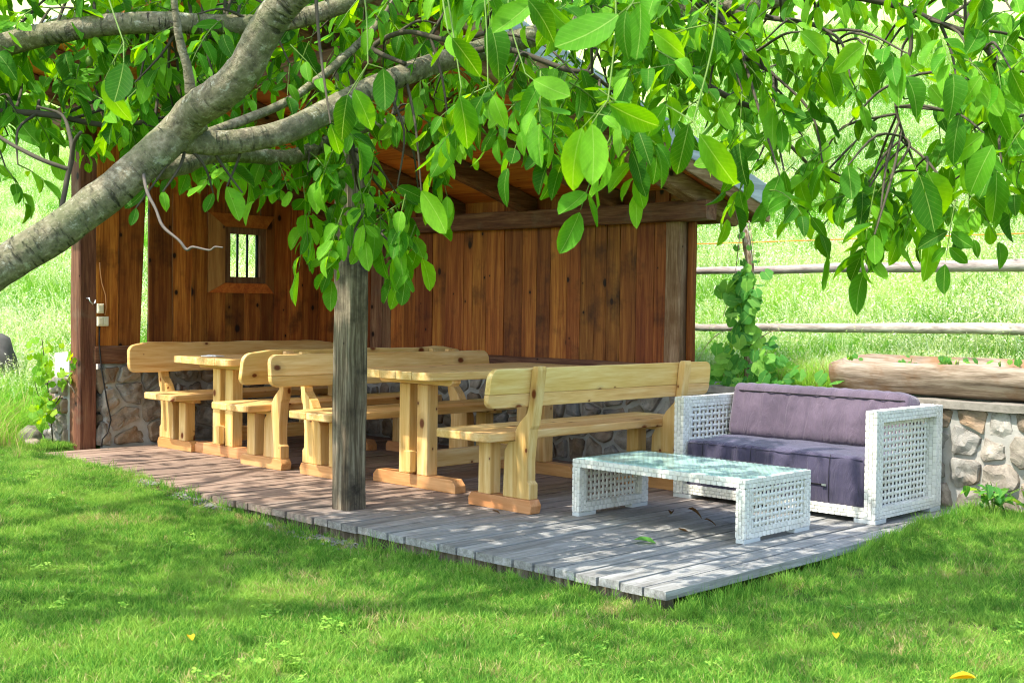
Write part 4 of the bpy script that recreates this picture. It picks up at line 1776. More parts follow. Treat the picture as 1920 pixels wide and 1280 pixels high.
tree_base = Vector((-2.55, -3.55, -.12))
tree = tag(empty('walnut_tree', tree_base), 'grey barked walnut tree reaching across the foreground with big green leaves', 'tree')
BR = {}
paths = {
    'trunk': [(-230, 655, 4.35, 48), (-100, 570, 4.35, 40), (0, 501, 4.35, 36.5), (100, 441, 4.38, 35), (200, 366, 4.42, 35), (290, 289, 4.45, 34), (345, 235, 4.48, 34), (372, 216, 4.48, 31)],
    'a': [(330, 250, 4.47, 30), (365, 208, 4.42, 33), (410, 178, 4.35, 34), (455, 135, 4.3, 33), (490, 70, 4.25, 32), (525, 15, 4.2, 32), (590, -50, 4.15, 31), (700, -160, 4.1, 30), (860, -330, 4.0, 24)],
    'b': [(330, 262, 4.5, 24), (390, 268, 4.55, 23), (450, 265, 4.62, 22), (540, 245, 4.75, 23), (620, 205, 4.85, 23), (700, 165, 4.95, 22), (800, 125, 5.1, 20), (900, 95, 5.25, 20), (1000, 68, 5.3, 20), (1120, 42, 5.25, 20), (1280, 20, 5.15, 22), (1400, 8, 5.05, 20), (1530, -22, 4.95, 17), (1750, -60, 4.8, 13)],
    'c': [(300, 320, 4.55, 18), (345, 308, 4.7, 20), (400, 288, 4.85, 18), (470, 290, 5.0, 16), (540, 296, 5.15, 15), (610, 270, 5.3, 14), (680, 240, 5.4, 11), (760, 225, 5.5, 8)],
    'd': [(-150, 130, 5.1, 24), (0, 86, 5.05, 22), (100, 62, 5.0, 21), (200, 47, 5.0, 20), (300, 42, 5.0, 20), (400, 46, 5.05, 19), (500, 45, 5.1, 18), (580, 30, 5.1, 18), (650, 5, 5.1, 17), (760, -40, 5.1, 15), (950, -120, 5.0, 10)],
    'e': [(358, 178, 4.42, 11), (352, 130, 4.4, 9), (338, 80, 4.38, 8), (330, 30, 4.36, 7), (322, -40, 4.34, 6)],
    'f': [(350, 262, 4.7, 10), (450, 228, 4.85, 9), (540, 190, 5.0, 8), (620, 130, 5.1, 8), (680, 75, 5.2, 7), (720, 30, 5.3, 6), (760, -30, 5.3, 5)],
    'g': [(110, 420, 4.45, 6), (125, 340, 4.5, 5), (135, 290, 4.5, 5), (130, 250, 4.55, 4), (115, 215, 4.6, 3), (70, 200, 4.6, 2.5)],
    'h': [(130, 318, 4.5, 4), (80, 300, 4.5, 4), (20, 270, 4.6, 3.5), (-30, 235, 4.7, 3)],
    'i': [(135, 300, 4.5, 4), (140, 265, 4.45, 3.5), (152, 248, 4.4, 3)],
    'dead': [(268, 322, 4.40, 3.6), (276, 360, 4.36, 3.2), (292, 392, 4.34, 2.8), (306, 425, 4.32, 3.0), (335, 450, 4.3, 2.6), (350, 468, 4.3, 3.0), (362, 463, 4.29, 2.2), (392, 469, 4.28, 1.8), (403, 463, 4.27, 1.7), (418, 464, 4.26, 1.2)],
    'j': [(860, 105, 5.2, 7), (940, 90, 5.0, 5.5), (1060, 130, 4.9, 5), (1110, 140, 4.9, 4), (1180, 200, 5.0, 3)],
    'k': [(1350, 15, 5.0, 5), (1365, 60, 4.9, 4.5), (1400, 110, 4.8, 4), (1450, 140, 4.8, 3.5), (1455, 180, 4.8, 2.5)],
    'l': [(1380, 25, 5.0, 6), (1450, 35, 4.9, 5), (1530, 48, 4.8, 4.5), (1560, 75, 4.8, 3), (1575, 82, 4.8, 2.5)],
    'm': [(1500, -20, 4.9, 8), (1640, 0, 4.8, 7), (1740, 35, 4.8, 6), (1850, 90, 4.8, 6), (1890, 210, 4.8, 5), (1920, 255, 4.8, 4.5), (1980, 330, 4.8, 4)],
    'n': [(1705, 30, 4.8, 4), (1708, 90, 4.8, 4), (1690, 140, 4.8, 3.5), (1680, 200, 4.8, 3), (1700, 270, 4.8, 2.5), (1720, 320, 4.8, 2)],
    'o': [(660, 250, 5.4, 5), (664, 300, 5.35, 4.5), (690, 345, 5.3, 4), (705, 390, 5.25, 3.2), (725, 430, 5.2, 2.2)],
    'p': [(1310, 150, 5.2, 6), (1380, 190, 5.2, 5.5), (1430, 210, 5.2, 5), (1470, 260, 5.2, 3.5), (1530, 320, 5.1, 2.6), (1590, 350, 5.0, 2)],
    'q': [(760, 120, 5.0, 4), (700, 90, 5.1, 5), (760, 60, 5.0, 5), (840, 75, 4.9, 5), (920, 60, 4.8, 4)],
    'r': [(0, 210, 5.2, 7), (90, 215, 5.2, 6), (200, 235, 5.3, 5), (290, 225, 5.3, 4)],
}
TW = []          # sample points for twig roots: (point, radius)
tp = [Vector((0, 0, 0)) + tree_base, tree_base.lerp(dp(-230, 660, 4.35), .45) + Vector((-.06, .05, .12))]
for nm, pts in paths.items():
    P_, R_ = px_path(pts)
    if nm == 'trunk':
        P_ = tp + P_
        R_ = [.20, .14] + R_
    P_, R_ = smooth_path(P_, R_, 5)
    mb = MB()
    mb.tube([p - tree_base for p in P_], R_, 18 if R_[0] > .04 else 8, wob=.10 if R_[0] > .03 else .2, ph=len(nm) + ord(nm[0]))
    o = mb.build('trunk' if nm == 'trunk' else ('dead_twig' if nm == 'dead' else 'branch'), M['deadtwig'] if nm == 'dead' else (M['bark'] if R_[0] > .02 else M['twig']), tree, smooth=True)
    if nm not in ('trunk', 'dead'):
        TW += list(zip(P_, R_))
# the shading crown above the frame hangs on limbs of its own
TOPL = [
    [Vector((-3.2, -3.3, 1.6)), Vector((-3.6, -2.9, 2.6)), Vector((-4.0, -2.3, 3.4)), Vector((-4.6, -1.6, 4.0)), Vector((-5.2, -.8, 4.4))],
    [Vector((-2.6, -2.9, 1.4)), Vector((-2.6, -2.3, 2.4)), Vector((-2.4, -1.7, 3.2)), Vector((-2.1, -1.0, 3.8)), Vector((-1.8, -.2, 4.2))],
    [Vector((-2.4, -3.0, 1.2)), Vector((-1.9, -2.9, 2.2)), Vector((-1.3, -2.7, 3.0)), Vector((-.6, -2.3, 3.6)), Vector((.2, -1.7, 4.0))],
    [Vector((-2.5, -3.1, 1.3)), Vector((-2.6, -3.3, 2.6)), Vector((-2.4, -3.6, 3.6)), Vector((-2.0, -3.8, 4.6))],
]
root_pt = tree_base.lerp(dp(-230, 660, 4.35), .45) + Vector((-.06, .05, .12))
for i, L_ in enumerate(TOPL):
    L_ = [root_pt] + L_
    P_, R_ = smooth_path(L_, [.09, .075, .06, .045, .035, .02][:len(L_)], 5)
    vis = [proj(p) for p in P_]
    mb = MB()
    mb.tube([p - tree_base for p in P_], R_, 12, wob=.1, ph=i + 50)
    mb.build('branch', M['bark'], tree, smooth=True)

# leaves of the crown in view -------------------------------------------------
BU = [(-80, 330), (0, 335), (60, 330), (120, 300), (200, 310), (260, 330), (330, 290), (400, 330), (440, 370), (480, 340), (540, 340), (590, 380), (640, 450), (700, 430), (780, 430), (820, 370), (860, 245), (950, 225), (1040, 270), (1110, 280), (1200, 250), (1290, 240), (1360, 290), (1440, 395), (1530, 415), (1600, 435), (1660, 435), (1720, 385), (1780, 395), (1860, 355), (1920, 320), (2000, 310)]


def bound(u):
    return float(np.interp(u, [a for a, _ in BU], [b for _, b in BU]))


rs = random.Random(77)
items = []          # (matrix, variant, projected area)
stalk = MB()
twigmb = MB()


def compound(p, d, L, nl, depth_face=None, size=1.):
    """a pinnate leaf: stalk from p along d, leaflets in pairs and one at the end"""
    d = d.normalized()
    side = d.cross(Vector((0, 0, 1)))
    if side.length < .1:
        side = RT.copy()
    side.normalize()
    side = Matrix.Rotation(rs.uniform(-.6, .6), 3, d) @ side
    pts = []
    q = p.copy()
    n = nl // 2 + 1
    dd = d.copy()
    for i in range(n + 1):
        pts.append(q.copy())
        dd = (dd + Vector((0, 0, -.16))).normalized()
        q = q + dd * (L / n)
    stalk.tube([a - tree_base for a in pts], [.0032 * (1 - .7 * i / n) for i in range(n + 1)], 4, cap=False)
    face = Vector((rs.uniform(-.5, .5), rs.uniform(-.6, .3), 1)) + (CAM - p).normalized() * rs.uniform(-.3, .7)
    for i in range(1, n + 1):
        if i == n:
            cand = [(0, dd)]
        else:
            seg = (pts[i + 1] - pts[i - 1]).normalized() if i < n else dd
            cand = [(1, (seg * .55 + side * .85 + Vector((0, 0, -.38))).normalized()), (-1, (seg * .55 - side * .85 + Vector((0, 0, -.38))).normalized())]
        for s, v in cand:
            v = (v + Vector((rs.uniform(-.3, .3), rs.uniform(-.3, .3), rs.uniform(-.35, .15)))).normalized()
            ln = (.080 + .032 * i / n) * rs.uniform(.65, 1.3) * size
            base = pts[i] + v * .008
            m = leaf_matrix(base, base + v * ln, rs.uniform(-.7, .7), face)
            items.append((m, rs.randrange(12), base, ln))


# near single leaflets, each read from the photograph: base, tip, depth, lean in depth
near = [(1110, 232, 1122, 346, 3.0), (1092, 240, 1052, 352, 3.05), (1143, 196, 1238, 252, 3.0), (1292, 232, 1268, 330, 3.1), (1312, 252, 1376, 348, 2.95), (1248, 196, 1210, 255, 3.1), (862, 180, 884, 276, 3.3), (848, 72, 905, 142, 3.3), (718, 128, 728, 206, 3.5), (664, 168, 702, 240, 3.5), (652, 178, 636, 250, 3.5), (1000, 2, 930, 72, 3.2), (990, 0, 1052, 66, 3.1), (1160, 28, 1052, 112, 3.1), (1175, 20, 1152, 100, 3.0), (1200, 5, 1210, 112, 3.05), (1225, 60, 1280, 95, 3.2), (232, 118, 218, 200, 3.4), (210, 120, 226, 168, 3.45), (238, 92, 205, 96, 3.5), (196, 150, 222, 232, 3.5), (1010, 160, 985, 205, 3.6), (1000, 150, 1070, 190, 3.5), (925, 180, 945, 235, 3.6), (905, 180, 870, 235, 3.6), (620, 232, 640, 292, 4.0), (1862, 272, 1815, 356, 4.0), (1868, 322, 1872, 418, 4.0), (1800, 215, 1778, 292, 4.1), (1738, 322, 1786, 400, 4.1), (1724, 328, 1762, 432, 4.1), (1700, 100, 1690, 138, 4.2), (1640, 440, 1638, 496, 4.3), (1462, 330, 1436, 396, 4.3), (1470, 320, 1475, 370, 4.4), (1845, 250, 1780, 300, 4.1), (1895, 130, 1925, 200, 4.2), (1820, 150, 1880, 215, 4.2), (1590, 310, 1600, 376, 4.3), (1500, 60, 1560, 105, 4.2), (1620, 85, 1565, 120, 4.3), (745, 350, 800, 372, 5.0), (790, 358, 848, 430, 4.9), (650, 462, 615, 512, 5.0), (752, 470, 768, 525, 5.0), (455, 362, 430, 385, 4.6), (425, 350, 452, 415, 4.6), (400, 362, 388, 400, 4.6), (305, 360, 312, 390, 4.4), (255, 390, 250, 425, 4.4)]
near_items = []
for (u0, v0, u1, v1, d) in near:
    b = dp(u0, v0, d)
    tip = dp(u1, v1, d + rs.uniform(-.03, .03))
    face = (CAM - b).normalized() + Vector((rs.uniform(-.3, .3), rs.uniform(-.3, .1), rs.uniform(.1, .6)))
    near_items.append((leaf_matrix(b, tip, rs.uniform(-.3, .3), face), rs.randrange(12), b, (tip - b).length))
nodes_ = [(1140, 188, 3.0), (1300, 228, 3.02), (865, 165, 3.3), (840, 60, 3.3), (690, 120, 3.5), (1000, -20, 3.15), (1185, 8, 3.05), (232, 80, 3.45), (985, 138, 3.55), (915, 162, 3.6)]
for (u, v, d) in nodes_:
    a = dp(u, v, d)
    e_ = dp(u + rs.uniform(-60, 60), -110, d + .15)
    P_, R_ = smooth_path([a, a.lerp(e_, .5) + Vector((rs.uniform(-.04, .04), rs.uniform(-.04, .04), .0)), e_], [.0018, .0026, .0034], 5)
    stalk.tube([p - tree_base for p in P_], R_, 5, cap=False)
TWP = np.array([tuple(p) for p, r in TW])


def near_stalks():
    for (u0, v0, u1, v1, d) in near:
        b = dp(u0, v0, d)
        if d < 3.7:
            n = min(nodes_, key=lambda q: (q[0] - u0) ** 2 + (q[1] - v0) ** 2)
            e_ = dp(*n)
            stalk.tube([p - tree_base for p in (b, b.lerp(e_, .5), e_)], [.0014, .0016, .002], 4, cap=False)
        else:
            twig_to(b)


def twig_to(p):
    dist = np.linalg.norm(TWP - np.array(p) + np.array((0, 0, -.12)), axis=1)
    k = int(np.argsort(dist)[rs.randrange(12)])
    a = Vector(TWP[k])
    if (a - p).length > .75:
        return
    m = a.lerp(p, .55) + Vector((rs.uniform(-.04, .04), rs.uniform(-.04, .04), .01 + .05 * rs.random()))
    P_, R_ = smooth_path([a, m, p], [min(.008, TW[k][1] * .8), .0055, .003], 4)
    twigmb.tube([q - tree_base for q in P_], R_, 5, cap=False)


near_stalks()
holes = [(1385, 385, 40, 70), (1275, 225, 75, 42), (1390, 290, 48, 40), (1530, 220, 55, 45), (1690, 250, 50, 40), (930, 300, 90, 60), (1060, 230, 50, 40), (720, 270, 45, 45), (480, 205, 50, 28), (1500, 150, 62, 60), (1640, 190, 85, 45), (1850, 60, 40, 30), (1345, 190, 45, 60), (1430, 250, 35, 45), (1000, 320, 60, 40), (760, 290, 60, 40), (300, 150, 60, 40), (1750, 160, 50, 35), (1880, 250, 50, 40), (60, 290, 40, 50), (1560, 250, 40, 40), (235, 20, 40, 25)]
cnt = 0
tries = 0
while cnt < 590 and tries < 9000:
    tries += 1
    u = rs.uniform(-90, 2010)
    b = bound(u)
    v = rs.uniform(-140, b - 20)
    if rs.random() > 1.0 - .35 * smooth(b - 160, b, v):
        continue
    if any(((u - hx) / rx) ** 2 + ((v + 25 - hy) / ry) ** 2 < 1 and rs.random() < .8 for hx, hy, rx, ry in holes):
        continue
    if u < 880:
        d = rs.uniform(4.9, 6.1)
        if 540 < u < 850 and v > 240:
            d = rs.uniform(4.9, 5.7)
    elif u < 1340:
        d = rs.uniform(4.0, 5.8)
    else:
        d = rs.uniform(4.2, 6.0)
    if 690 < u < 1080 and -75 < v - np.interp(u, (690, 800, 900, 1000, 1120), (168, 125, 95, 68, 42)) < 18 and d < 5.4 and rs.random() < .8:
        continue
    p = dp(u, v, d)
    ang_ = rs.uniform(0, 2 * math.pi)
    dr = Vector((math.cos(ang_), math.sin(ang_), rs.uniform(-.9, .1)))
    compound(p, dr, rs.uniform(.17, .3), rs.choice((5, 5, 7, 7, 9)), size=rs.uniform(.7, 1.15))
    if rs.random() < .45:
        twig_to(p)
    cnt += 1
for k in range(75):
    u, v = rs.uniform(-80, 900), rs.uniform(-90, 215)
    if u > 480 and v > 140:
        continue
    compound(dp(u, v, rs.uniform(5.0, 6.2)), Vector((rs.uniform(-1, 1), rs.uniform(-1, 1), rs.uniform(-.9, .1))), .25, rs.choice((5, 7, 9)), size=rs.uniform(.75, 1.1))
for k in range(52):
    u = rs.uniform(1360, 1960)
    v = rs.uniform(120, bound(u) - 10)
    if any(((u - hx) / rx) ** 2 + ((v + 25 - hy) / ry) ** 2 < 1 for hx, hy, rx, ry in holes):
        continue
    p = dp(u, v, rs.uniform(4.3, 5.6))
    compound(p, Vector((rs.uniform(-1, 1), rs.uniform(-1, 1), rs.uniform(-1., 0))), .25, rs.choice((5, 7, 7)), size=rs.uniform(.85, 1.25))
    if rs.random() < .4:
        twig_to(p)
for k in range(14):
    u = rs.uniform(980, 1180)
    p = dp(u, rs.uniform(130, bound(u)), rs.uniform(3.8, 5.2))
    compound(p, Vector((rs.uniform(-1, 1), rs.uniform(-1, 1), rs.uniform(-1., 0))), .25, rs.choice((5, 7, 7)), size=rs.uniform(.85, 1.2))
# thick hanging spray before the front post
for k in range(16):
    u, v = rs.uniform(560, 815), rs.uniform(270, 440)
    compound(dp(u, v, rs.uniform(4.9, 5.4)), Vector((rs.uniform(-.6, .6), rs.uniform(-.6, .3), -1)), .26, 7)
# small fruit
for k, (u, v, d) in enumerate(((641, 328, 5.2), (644, 376, 5.2), (168, 115, 5.1), (1490, 197, 4.8))):
    mb = MB()
    c = dp(u, v, d) - tree_base
    rings = []
    V, F = [], []
    for i in range(7):
        a = math.pi * i / 6
        for j in range(8):
            t = 2 * math.pi * j / 8
            V.append(c + Vector((math.sin(a) * math.cos(t) * .017, math.sin(a) * math.sin(t) * .017, math.cos(a) * .021)))
    for i in range(6):
        for j in range(8):
            F.append((i * 8 + j, (i + 1) * 8 + j, (i + 1) * 8 + (j + 1) % 8, i * 8 + (j + 1) % 8))
    mb.add(V, F)
    mb.build('walnut_fruit', M['stem'], tree, smooth=True)

# the 300 leaflets that show largest become leaves of their own
scored = []
for it in near_items:
    scored.append((1e9, it))
for it in items:
    pr_ = proj(it[2])
    ctr = it[0] @ Vector((0, .5, 0))
    q = proj(ctr)
    sc = 0
    if q and -20 < q[0] < 1940 and -20 < q[1] < 1300:
        facing = abs((it[0].to_3x3() @ Vector((0, 0, 1))).normalized().dot((CAM - ctr).normalized()))
        sc = (it[3] / q[2]) ** 2 * (.2 + facing) / (.6 + .4 * q[2] / 5)
    scored.append((sc, it))
scored.sort(key=lambda a: -a[0])
lm = [data_mesh('leaf', d, M['leafo']) for d in LEAVES]
TI = Matrix.Translation(-tree_base)
for sc, (m, k, b, ln) in scored[:300]:
    o = bpy.data.objects.new('leaf', lm[k])
    COL.objects.link(o)
    o.parent = tree
    o.matrix_local = TI @ m
rest = [(TI @ m, k) for sc, (m, k, b, ln) in scored[300:]]
# crown above the frame: throws the dappled shade on deck and lawn
rs = random.Random(123)
n_up = 0
for k in range(9000):
    # spread over the ground that lies in shade, then carried up along the sun's direction
    gx, gy = rs.uniform(-5.6, 1.0), rs.uniform(-4.2, 2.6)
    z = rs.uniform(2.9, 5.2)
    if .35 * noise.noise((gx * 1.1, gy * 1.1, 1.5)) + .8 * noise.noise((gx * 3.9, gy * 3.9, 3)) < (.14 if gy < -.3 else -.25):
        continue
    if gx > -.9 + .5 * noise.noise((gy, 0, 8)) - .25 * min(0, gy) * 0 and rs.random() < .85:
        continue
    if gx < -3.5 and gy > -.7 and rs.random() < .8:
        continue
    p = Vector((gx, gy, 0)) + TOSUN * (z / TOSUN.z)
    q = proj(p)
    if q and -250 < q[0] < 2170 and q[1] > -90:
        continue
    v = Vector((rs.uniform(-1, 1), rs.uniform(-1, 1), rs.uniform(-.7, .1))).normalized()
    rest.append((TI @ leaf_matrix(p, p + v * rs.uniform(.12, .19), rs.uniform(-.6, .6)), rs.randrange(12)))
    n_up += 1
o = join_leaves('crown', rest, LEAVES, M['leaf'], tree)
tag(o, kind='stuff')
o = stalk.build('leaf_stalks', M['stem'], tree, smooth=True)
tag(o, kind='stuff')
o = twigmb.build('twigs', M['twig'], tree, smooth=True)
tag(o, kind='stuff')

# ------------------------------------------------------------------ vine on the eave, ivy, weeds
def leafy(name, label, cat, base, stems, leaves, mat, lib, stem_mat, stem_r):
    o = tag(empty(name, base), label, cat)
    for i, (pts, r0, r1) in enumerate(stems):
        P_, R_ = smooth_path([Vector(p) for p in pts], list(np.linspace(r0, r1, len(pts))), 5)
        mb = MB()
        mb.tube([p - Vector(base) for p in P_], R_, 10 if r0 > .012 else 5, wob=.25 if r0 > .012 else .0, ph=i * 7.)
        mb.build('stem', stem_mat, o, smooth=True)
    ms = [data_mesh('leaf', d, mat) for d in lib]
    T_ = Matrix.Translation(-Vector(base))
    for m, k in leaves:
        q = bpy.data.objects.new('leaf', ms[k])
        COL.objects.link(q)
        q.parent = o
        q.matrix_local = T_ @ m
    return o


def vmat(p, size, rs, out):
    """a broad leaf hung at p, face turned towards out"""
    d = Vector((rs.uniform(-.7, .7), rs.uniform(-.3, .3), rs.uniform(-1, .1))).normalized()
    return leaf_matrix(p, Vector(p) + d * size, rs.uniform(-.4, .4), Vector(out) + Vector((rs.uniform(-.7, .7), rs.uniform(-.5, .5), rs.uniform(0, .9))))


for k in ('vineleaf', 'ivyleaf'):
    pass
M['vineleafo'] = leaf_material('vine_leaf_single', '#3a7034', '#4f8a3c', '#79a548', obj=True)
M['ivyleafo'] = leaf_material('ivy_leaf_single', '#4f8426', '#6c9c2c', '#93b23a', obj=True)
rs = random.Random(31)
vb = (-1.69, 3.12, .64)
vst = [([(-1.69, 3.12, .62), (-1.685, 3.1, .85), (-1.68, 3.08, 1.1), (-1.68, 3.1, 1.37), (-1.705, 3.1, 1.56), (-1.73, 3.1, 1.68), (-1.80, 3.12, 1.82), (-1.86, 3.15, 1.90), (-1.98, 3.2, 2.02)], .030, .026),
       ([(-1.68, 3.08, 1.05), (-1.84, 3.02, 1.0), (-1.93, 2.98, .92), (-1.99, 2.95, .8)], .004, .002),
       ([(-1.70, 3.1, 1.45), (-1.80, 3.05, 1.25), (-1.84, 3.02, 1.1)], .004, .002),
       ([(-1.70, 3.1, 1.75), (-1.64, 3.05, 1.62), (-1.62, 3.05, 1.5)], .004, .002),
       ([(-1.78, 3.1, 1.8), (-1.72, 3.03, 1.7), (-1.74, 3.02, 1.45), (-1.76, 3.02, 1.3)], .004, .002),
       ([(-1.67, 3.08, .9), (-1.5, 3.05, 1.0), (-1.38, 3.0, 1.02)], .004, .002)]
vl = []
for k in range(185):
    z = .64 + .78 * rs.random() ** 1.9
    w = .12 + .34 * smooth(1.0, .66, z)
    p = Vector((-1.67 + rs.gauss(0, w * .62) + (.06 if z < .85 else 0), 3.06 - abs(rs.gauss(0, .07)), z))
    vl.append((vmat(p, rs.uniform(.06, .12), rs, (.3, -1, .4)), rs.randrange(6)))
for k in range(12):
    z = rs.uniform(1.4, 1.85)
    vl.append((vmat(Vector((-1.68 + rs.uniform(-.08, .1), 3.05, z)), rs.uniform(.04, .07), rs, (.3, -1, .4)), rs.randrange(6)))
leafy('climbing_vine', 'woody grape vine climbing from the wall to the shed eave', 'vine', vb, vst, vl, M['vineleafo'], VLEAVES, M['vinebark'], .02)

rs = random.Random(32)
ib = (-6.32, .42, .02)
ist = [([(-6.32, .42, .0), (-6.30, .38, .35), (-6.31, .35, .62), (-6.33, .33, .85)], .006, .003), ([(-6.30, .40, .3), (-6.25, .5, .5), (-6.2, .54, .7)], .005, .002), ([(-6.31, .4, .25), (-6.38, .33, .4), (-6.4, .3, .55)], .004, .002),
       ([(-6.24, .50, .52), (-6.12, .46, .50), (-6.02, .45, .44)], .005, .004)]
il = []
for k in range(75):
    z = rs.uniform(.2, .86)
    p = Vector((-6.30 + rs.gauss(0, .05), .34 + rs.gauss(0, .05), z))
    il.append((vmat(p, rs.uniform(.045, .08), rs, (.9, -.8, .4)), rs.randrange(6)))
for k in range(22):
    p = Vector((-6.17 + rs.gauss(0, .05), .49 + rs.gauss(0, .04), rs.uniform(.52, .78)))
    il.append((vmat(p, rs.uniform(.045, .08), rs, (.9, -.8, .4)), rs.randrange(6)))
leafy('ivy_plant', 'bright green ivy climbing beside the left shed post', 'ivy', ib, ist, il, M['ivyleafo'], VLEAVES, M['twig'], .005)

# broad leaved weed at the wall's foot on the right
for nm, cx, cy, n, s, lab in (('weed_plant', .17, 2.75, 34, .10, 'leafy green weed at the foot of the stone wall'), ):
    rs = random.Random(41)
    st, lv = [], []
    for k in range(7):
        a = rs.uniform(0, 6.28)
        tipp = (cx + .15 * math.cos(a), cy + .1 * math.sin(a), rs.uniform(.12, .26))
        st.append(([(cx, cy, 0), ((cx + tipp[0]) / 2, (cy + tipp[1]) / 2, tipp[2] * .75), tipp], .004, .002))
        for q in range(n // 7 + 1):
            p = Vector((cx, cy, 0)).lerp(Vector(tipp), rs.uniform(.5, 1)) + Vector((rs.gauss(0, .03), rs.gauss(0, .03), .01))
            d = Vector((rs.uniform(-1, 1), rs.uniform(-1, 1), rs.uniform(-.4, .3))).normalized()
            lv.append((leaf_matrix(p, p + d * rs.uniform(.05, s), rs.uniform(-.4, .4)), rs.randrange(12)))
    leafy(nm, lab, 'weed', (cx, cy, 0), st, lv, M['vineleafo'], LEAVES, M['stem'], .004)
# sprouts in the trough
rs = random.Random(42)
lv = []
for k in range(34):
    x = rs.choice((-.55, -.32, -.25, -.2, .0, .12, -.9)) + rs.gauss(0, .04)
    p = Vector((x, 3.16 + rs.uniform(-.05, .05), .835 + rs.uniform(0, .05)))
    lv.append((vmat(p, rs.uniform(.03, .05), rs, (.2, -.7, 1)), rs.randrange(6)))
st = [([(x, 3.16, .80), (x + .01, 3.155, .84), (x + .02, 3.15, .87)], .003, .002) for x in (-.55, -.25, .0, .12)]
leafy('trough_sprouts', 'small green sprouts growing inside the log trough', 'sprouts', (0, 3.16, .80), st, lv, M['vineleafo'], VLEAVES, M['stem'], .003)

# ------------------------------------------------------------------ fallen leaves
def fallen(u_pos, ang, ln, mat, lab, cat, z=.001, curl=.6, name='dry_leaf', grp=None, sd=3):
    d = leaf_mesh_data(sd, .5, .7, curl)
    me = data_mesh(name, d, mat)
    mn = min(p[2] for p in d[0])
    o = link(name, me, None, (u_pos[0], u_pos[1], z - mn * ln + .001), (0, 0, ang), (ln, ln, ln))
    tag(o, lab, cat, grp)
    return o


fallen((-1.10, 1.49), R(40), .075, M['dryleaf'], 'curled dark leaf on deck under coffee table, leftmost of the dry ones', 'leaf', sd=3)
fallen((-1.0, 1.50), R(-60), .08, M['dryleaf'], 'folded brown leaf on deck just right of the leftmost dry leaf', 'leaf', sd=5)
fallen((-.76, 1.18), R(100), .06, M['dryleaf'], 'crumpled brown leaf on deck nearest the coffee table leg', 'leaf', sd=8)
fallen((-.79, 1.36), R(-30), .07, M['dryleaf'], 'flat brown leaf fragment on deck in the coffee table shade', 'leaf', sd=9)
fallen((-.76, .73), R(-50), .11, M['vineleaf'], 'single green leaf lying on the open deck boards', 'leaf', curl=.15, name='green_leaf', sd=12)
fallen((-1.84, .82), R(-70), .05, M['dryleaf'], 'tiny dry leaf on deck before the nearest bench', 'leaf', sd=14)
for (x, y, a, l, lab) in ((.731, .057, .6, .06, 'small yellow leaf on lawn right of centre'), (1.235, -.095, -.9, .085, 'large yellow leaf on lawn at bottom right'), (-.752, -1.731, 1.2, .06, 'small yellow leaf on lawn at bottom left')):
    fallen((x, y), a, l, M['yellowleaf'], lab, 'leaf', lawn_h(x, y) + .035, .3, 'yellow_leaf', sd=21)

# ------------------------------------------------------------------ stones by the left post, marker post uphill
mb, cx_, cy_ = stone_mesh([(-.12, -.1), (.1, -.12), (.14, .06), (-.02, .12), (-.13, .05)], 3, .01, .06)
o = MB()
o.v, o.f, o.m = [], [], []
wb = MB()
wb.obox((0, 0, .09), (.085, .02, 0), (-.02, .085, 0), (0, 0, .09))
o = wb.build('white_block', M['white'], bevel=.01)
o.location = (-6.40, .60, .556)
tag(o, 'white painted block on the wall end behind the ivy', 'block')


def boulder(name, loc, size, seed, lab, cat='stone', mat='stone'):
    bm = bmesh.new()
    bmesh.ops.create_icosphere(bm, subdivisions=3, radius=1)
    for v in bm.verts:
        n = noise.noise(v.co * 1.6 + Vector((seed, 0, 0))) * .35 + noise.noise(v.co * 4 + Vector((seed, 3, 0))) * .12
        v.co = Vector((v.co.x * size[0], v.co.y * size[1], v.co.z * size[2])) * (1 + n)
    me = bpy.data.meshes.new(name)
    bm.to_mesh(me)
    bm.free()
    me.materials.append(M[mat])
    for p in me.polygons:
        p.use_smooth = True
    o = link(name, me, None, loc)
    return tag(o, lab, cat)


p = dp(-8, 745, 11.2)
boulder('boulder', (p.x, p.y, ground_h(p.x, p.y) + .1), (.16, .2, .36), 4, 'dark grey boulder half cut off at the left edge', 'boulder', 'greystone')
boulder('loose_stone', (-6.52, .33, .06), (.10, .09, .10), 9, 'pale loose stone in the grass left of the shed post, larger', 'stone')
boulder('loose_stone', (-6.30, .24, .03), (.08, .07, .05), 13, 'small tan stone in the grass left of the shed post', 'stone')
p = dp(1685, 105, 40)
mb = MB()
h0 = ground_h(p.x, p.y)
mb.tube([(0, 0, -.2), (0, 0, .3), (0, 0, .75)], [.09, .085, .07], 8)
o = mb.build('marker_post', M['white'], smooth=True, bevel=.02)
o.location = (p.x, p.y, h0)
tag(o, 'tiny white post far up the pale meadow', 'post')

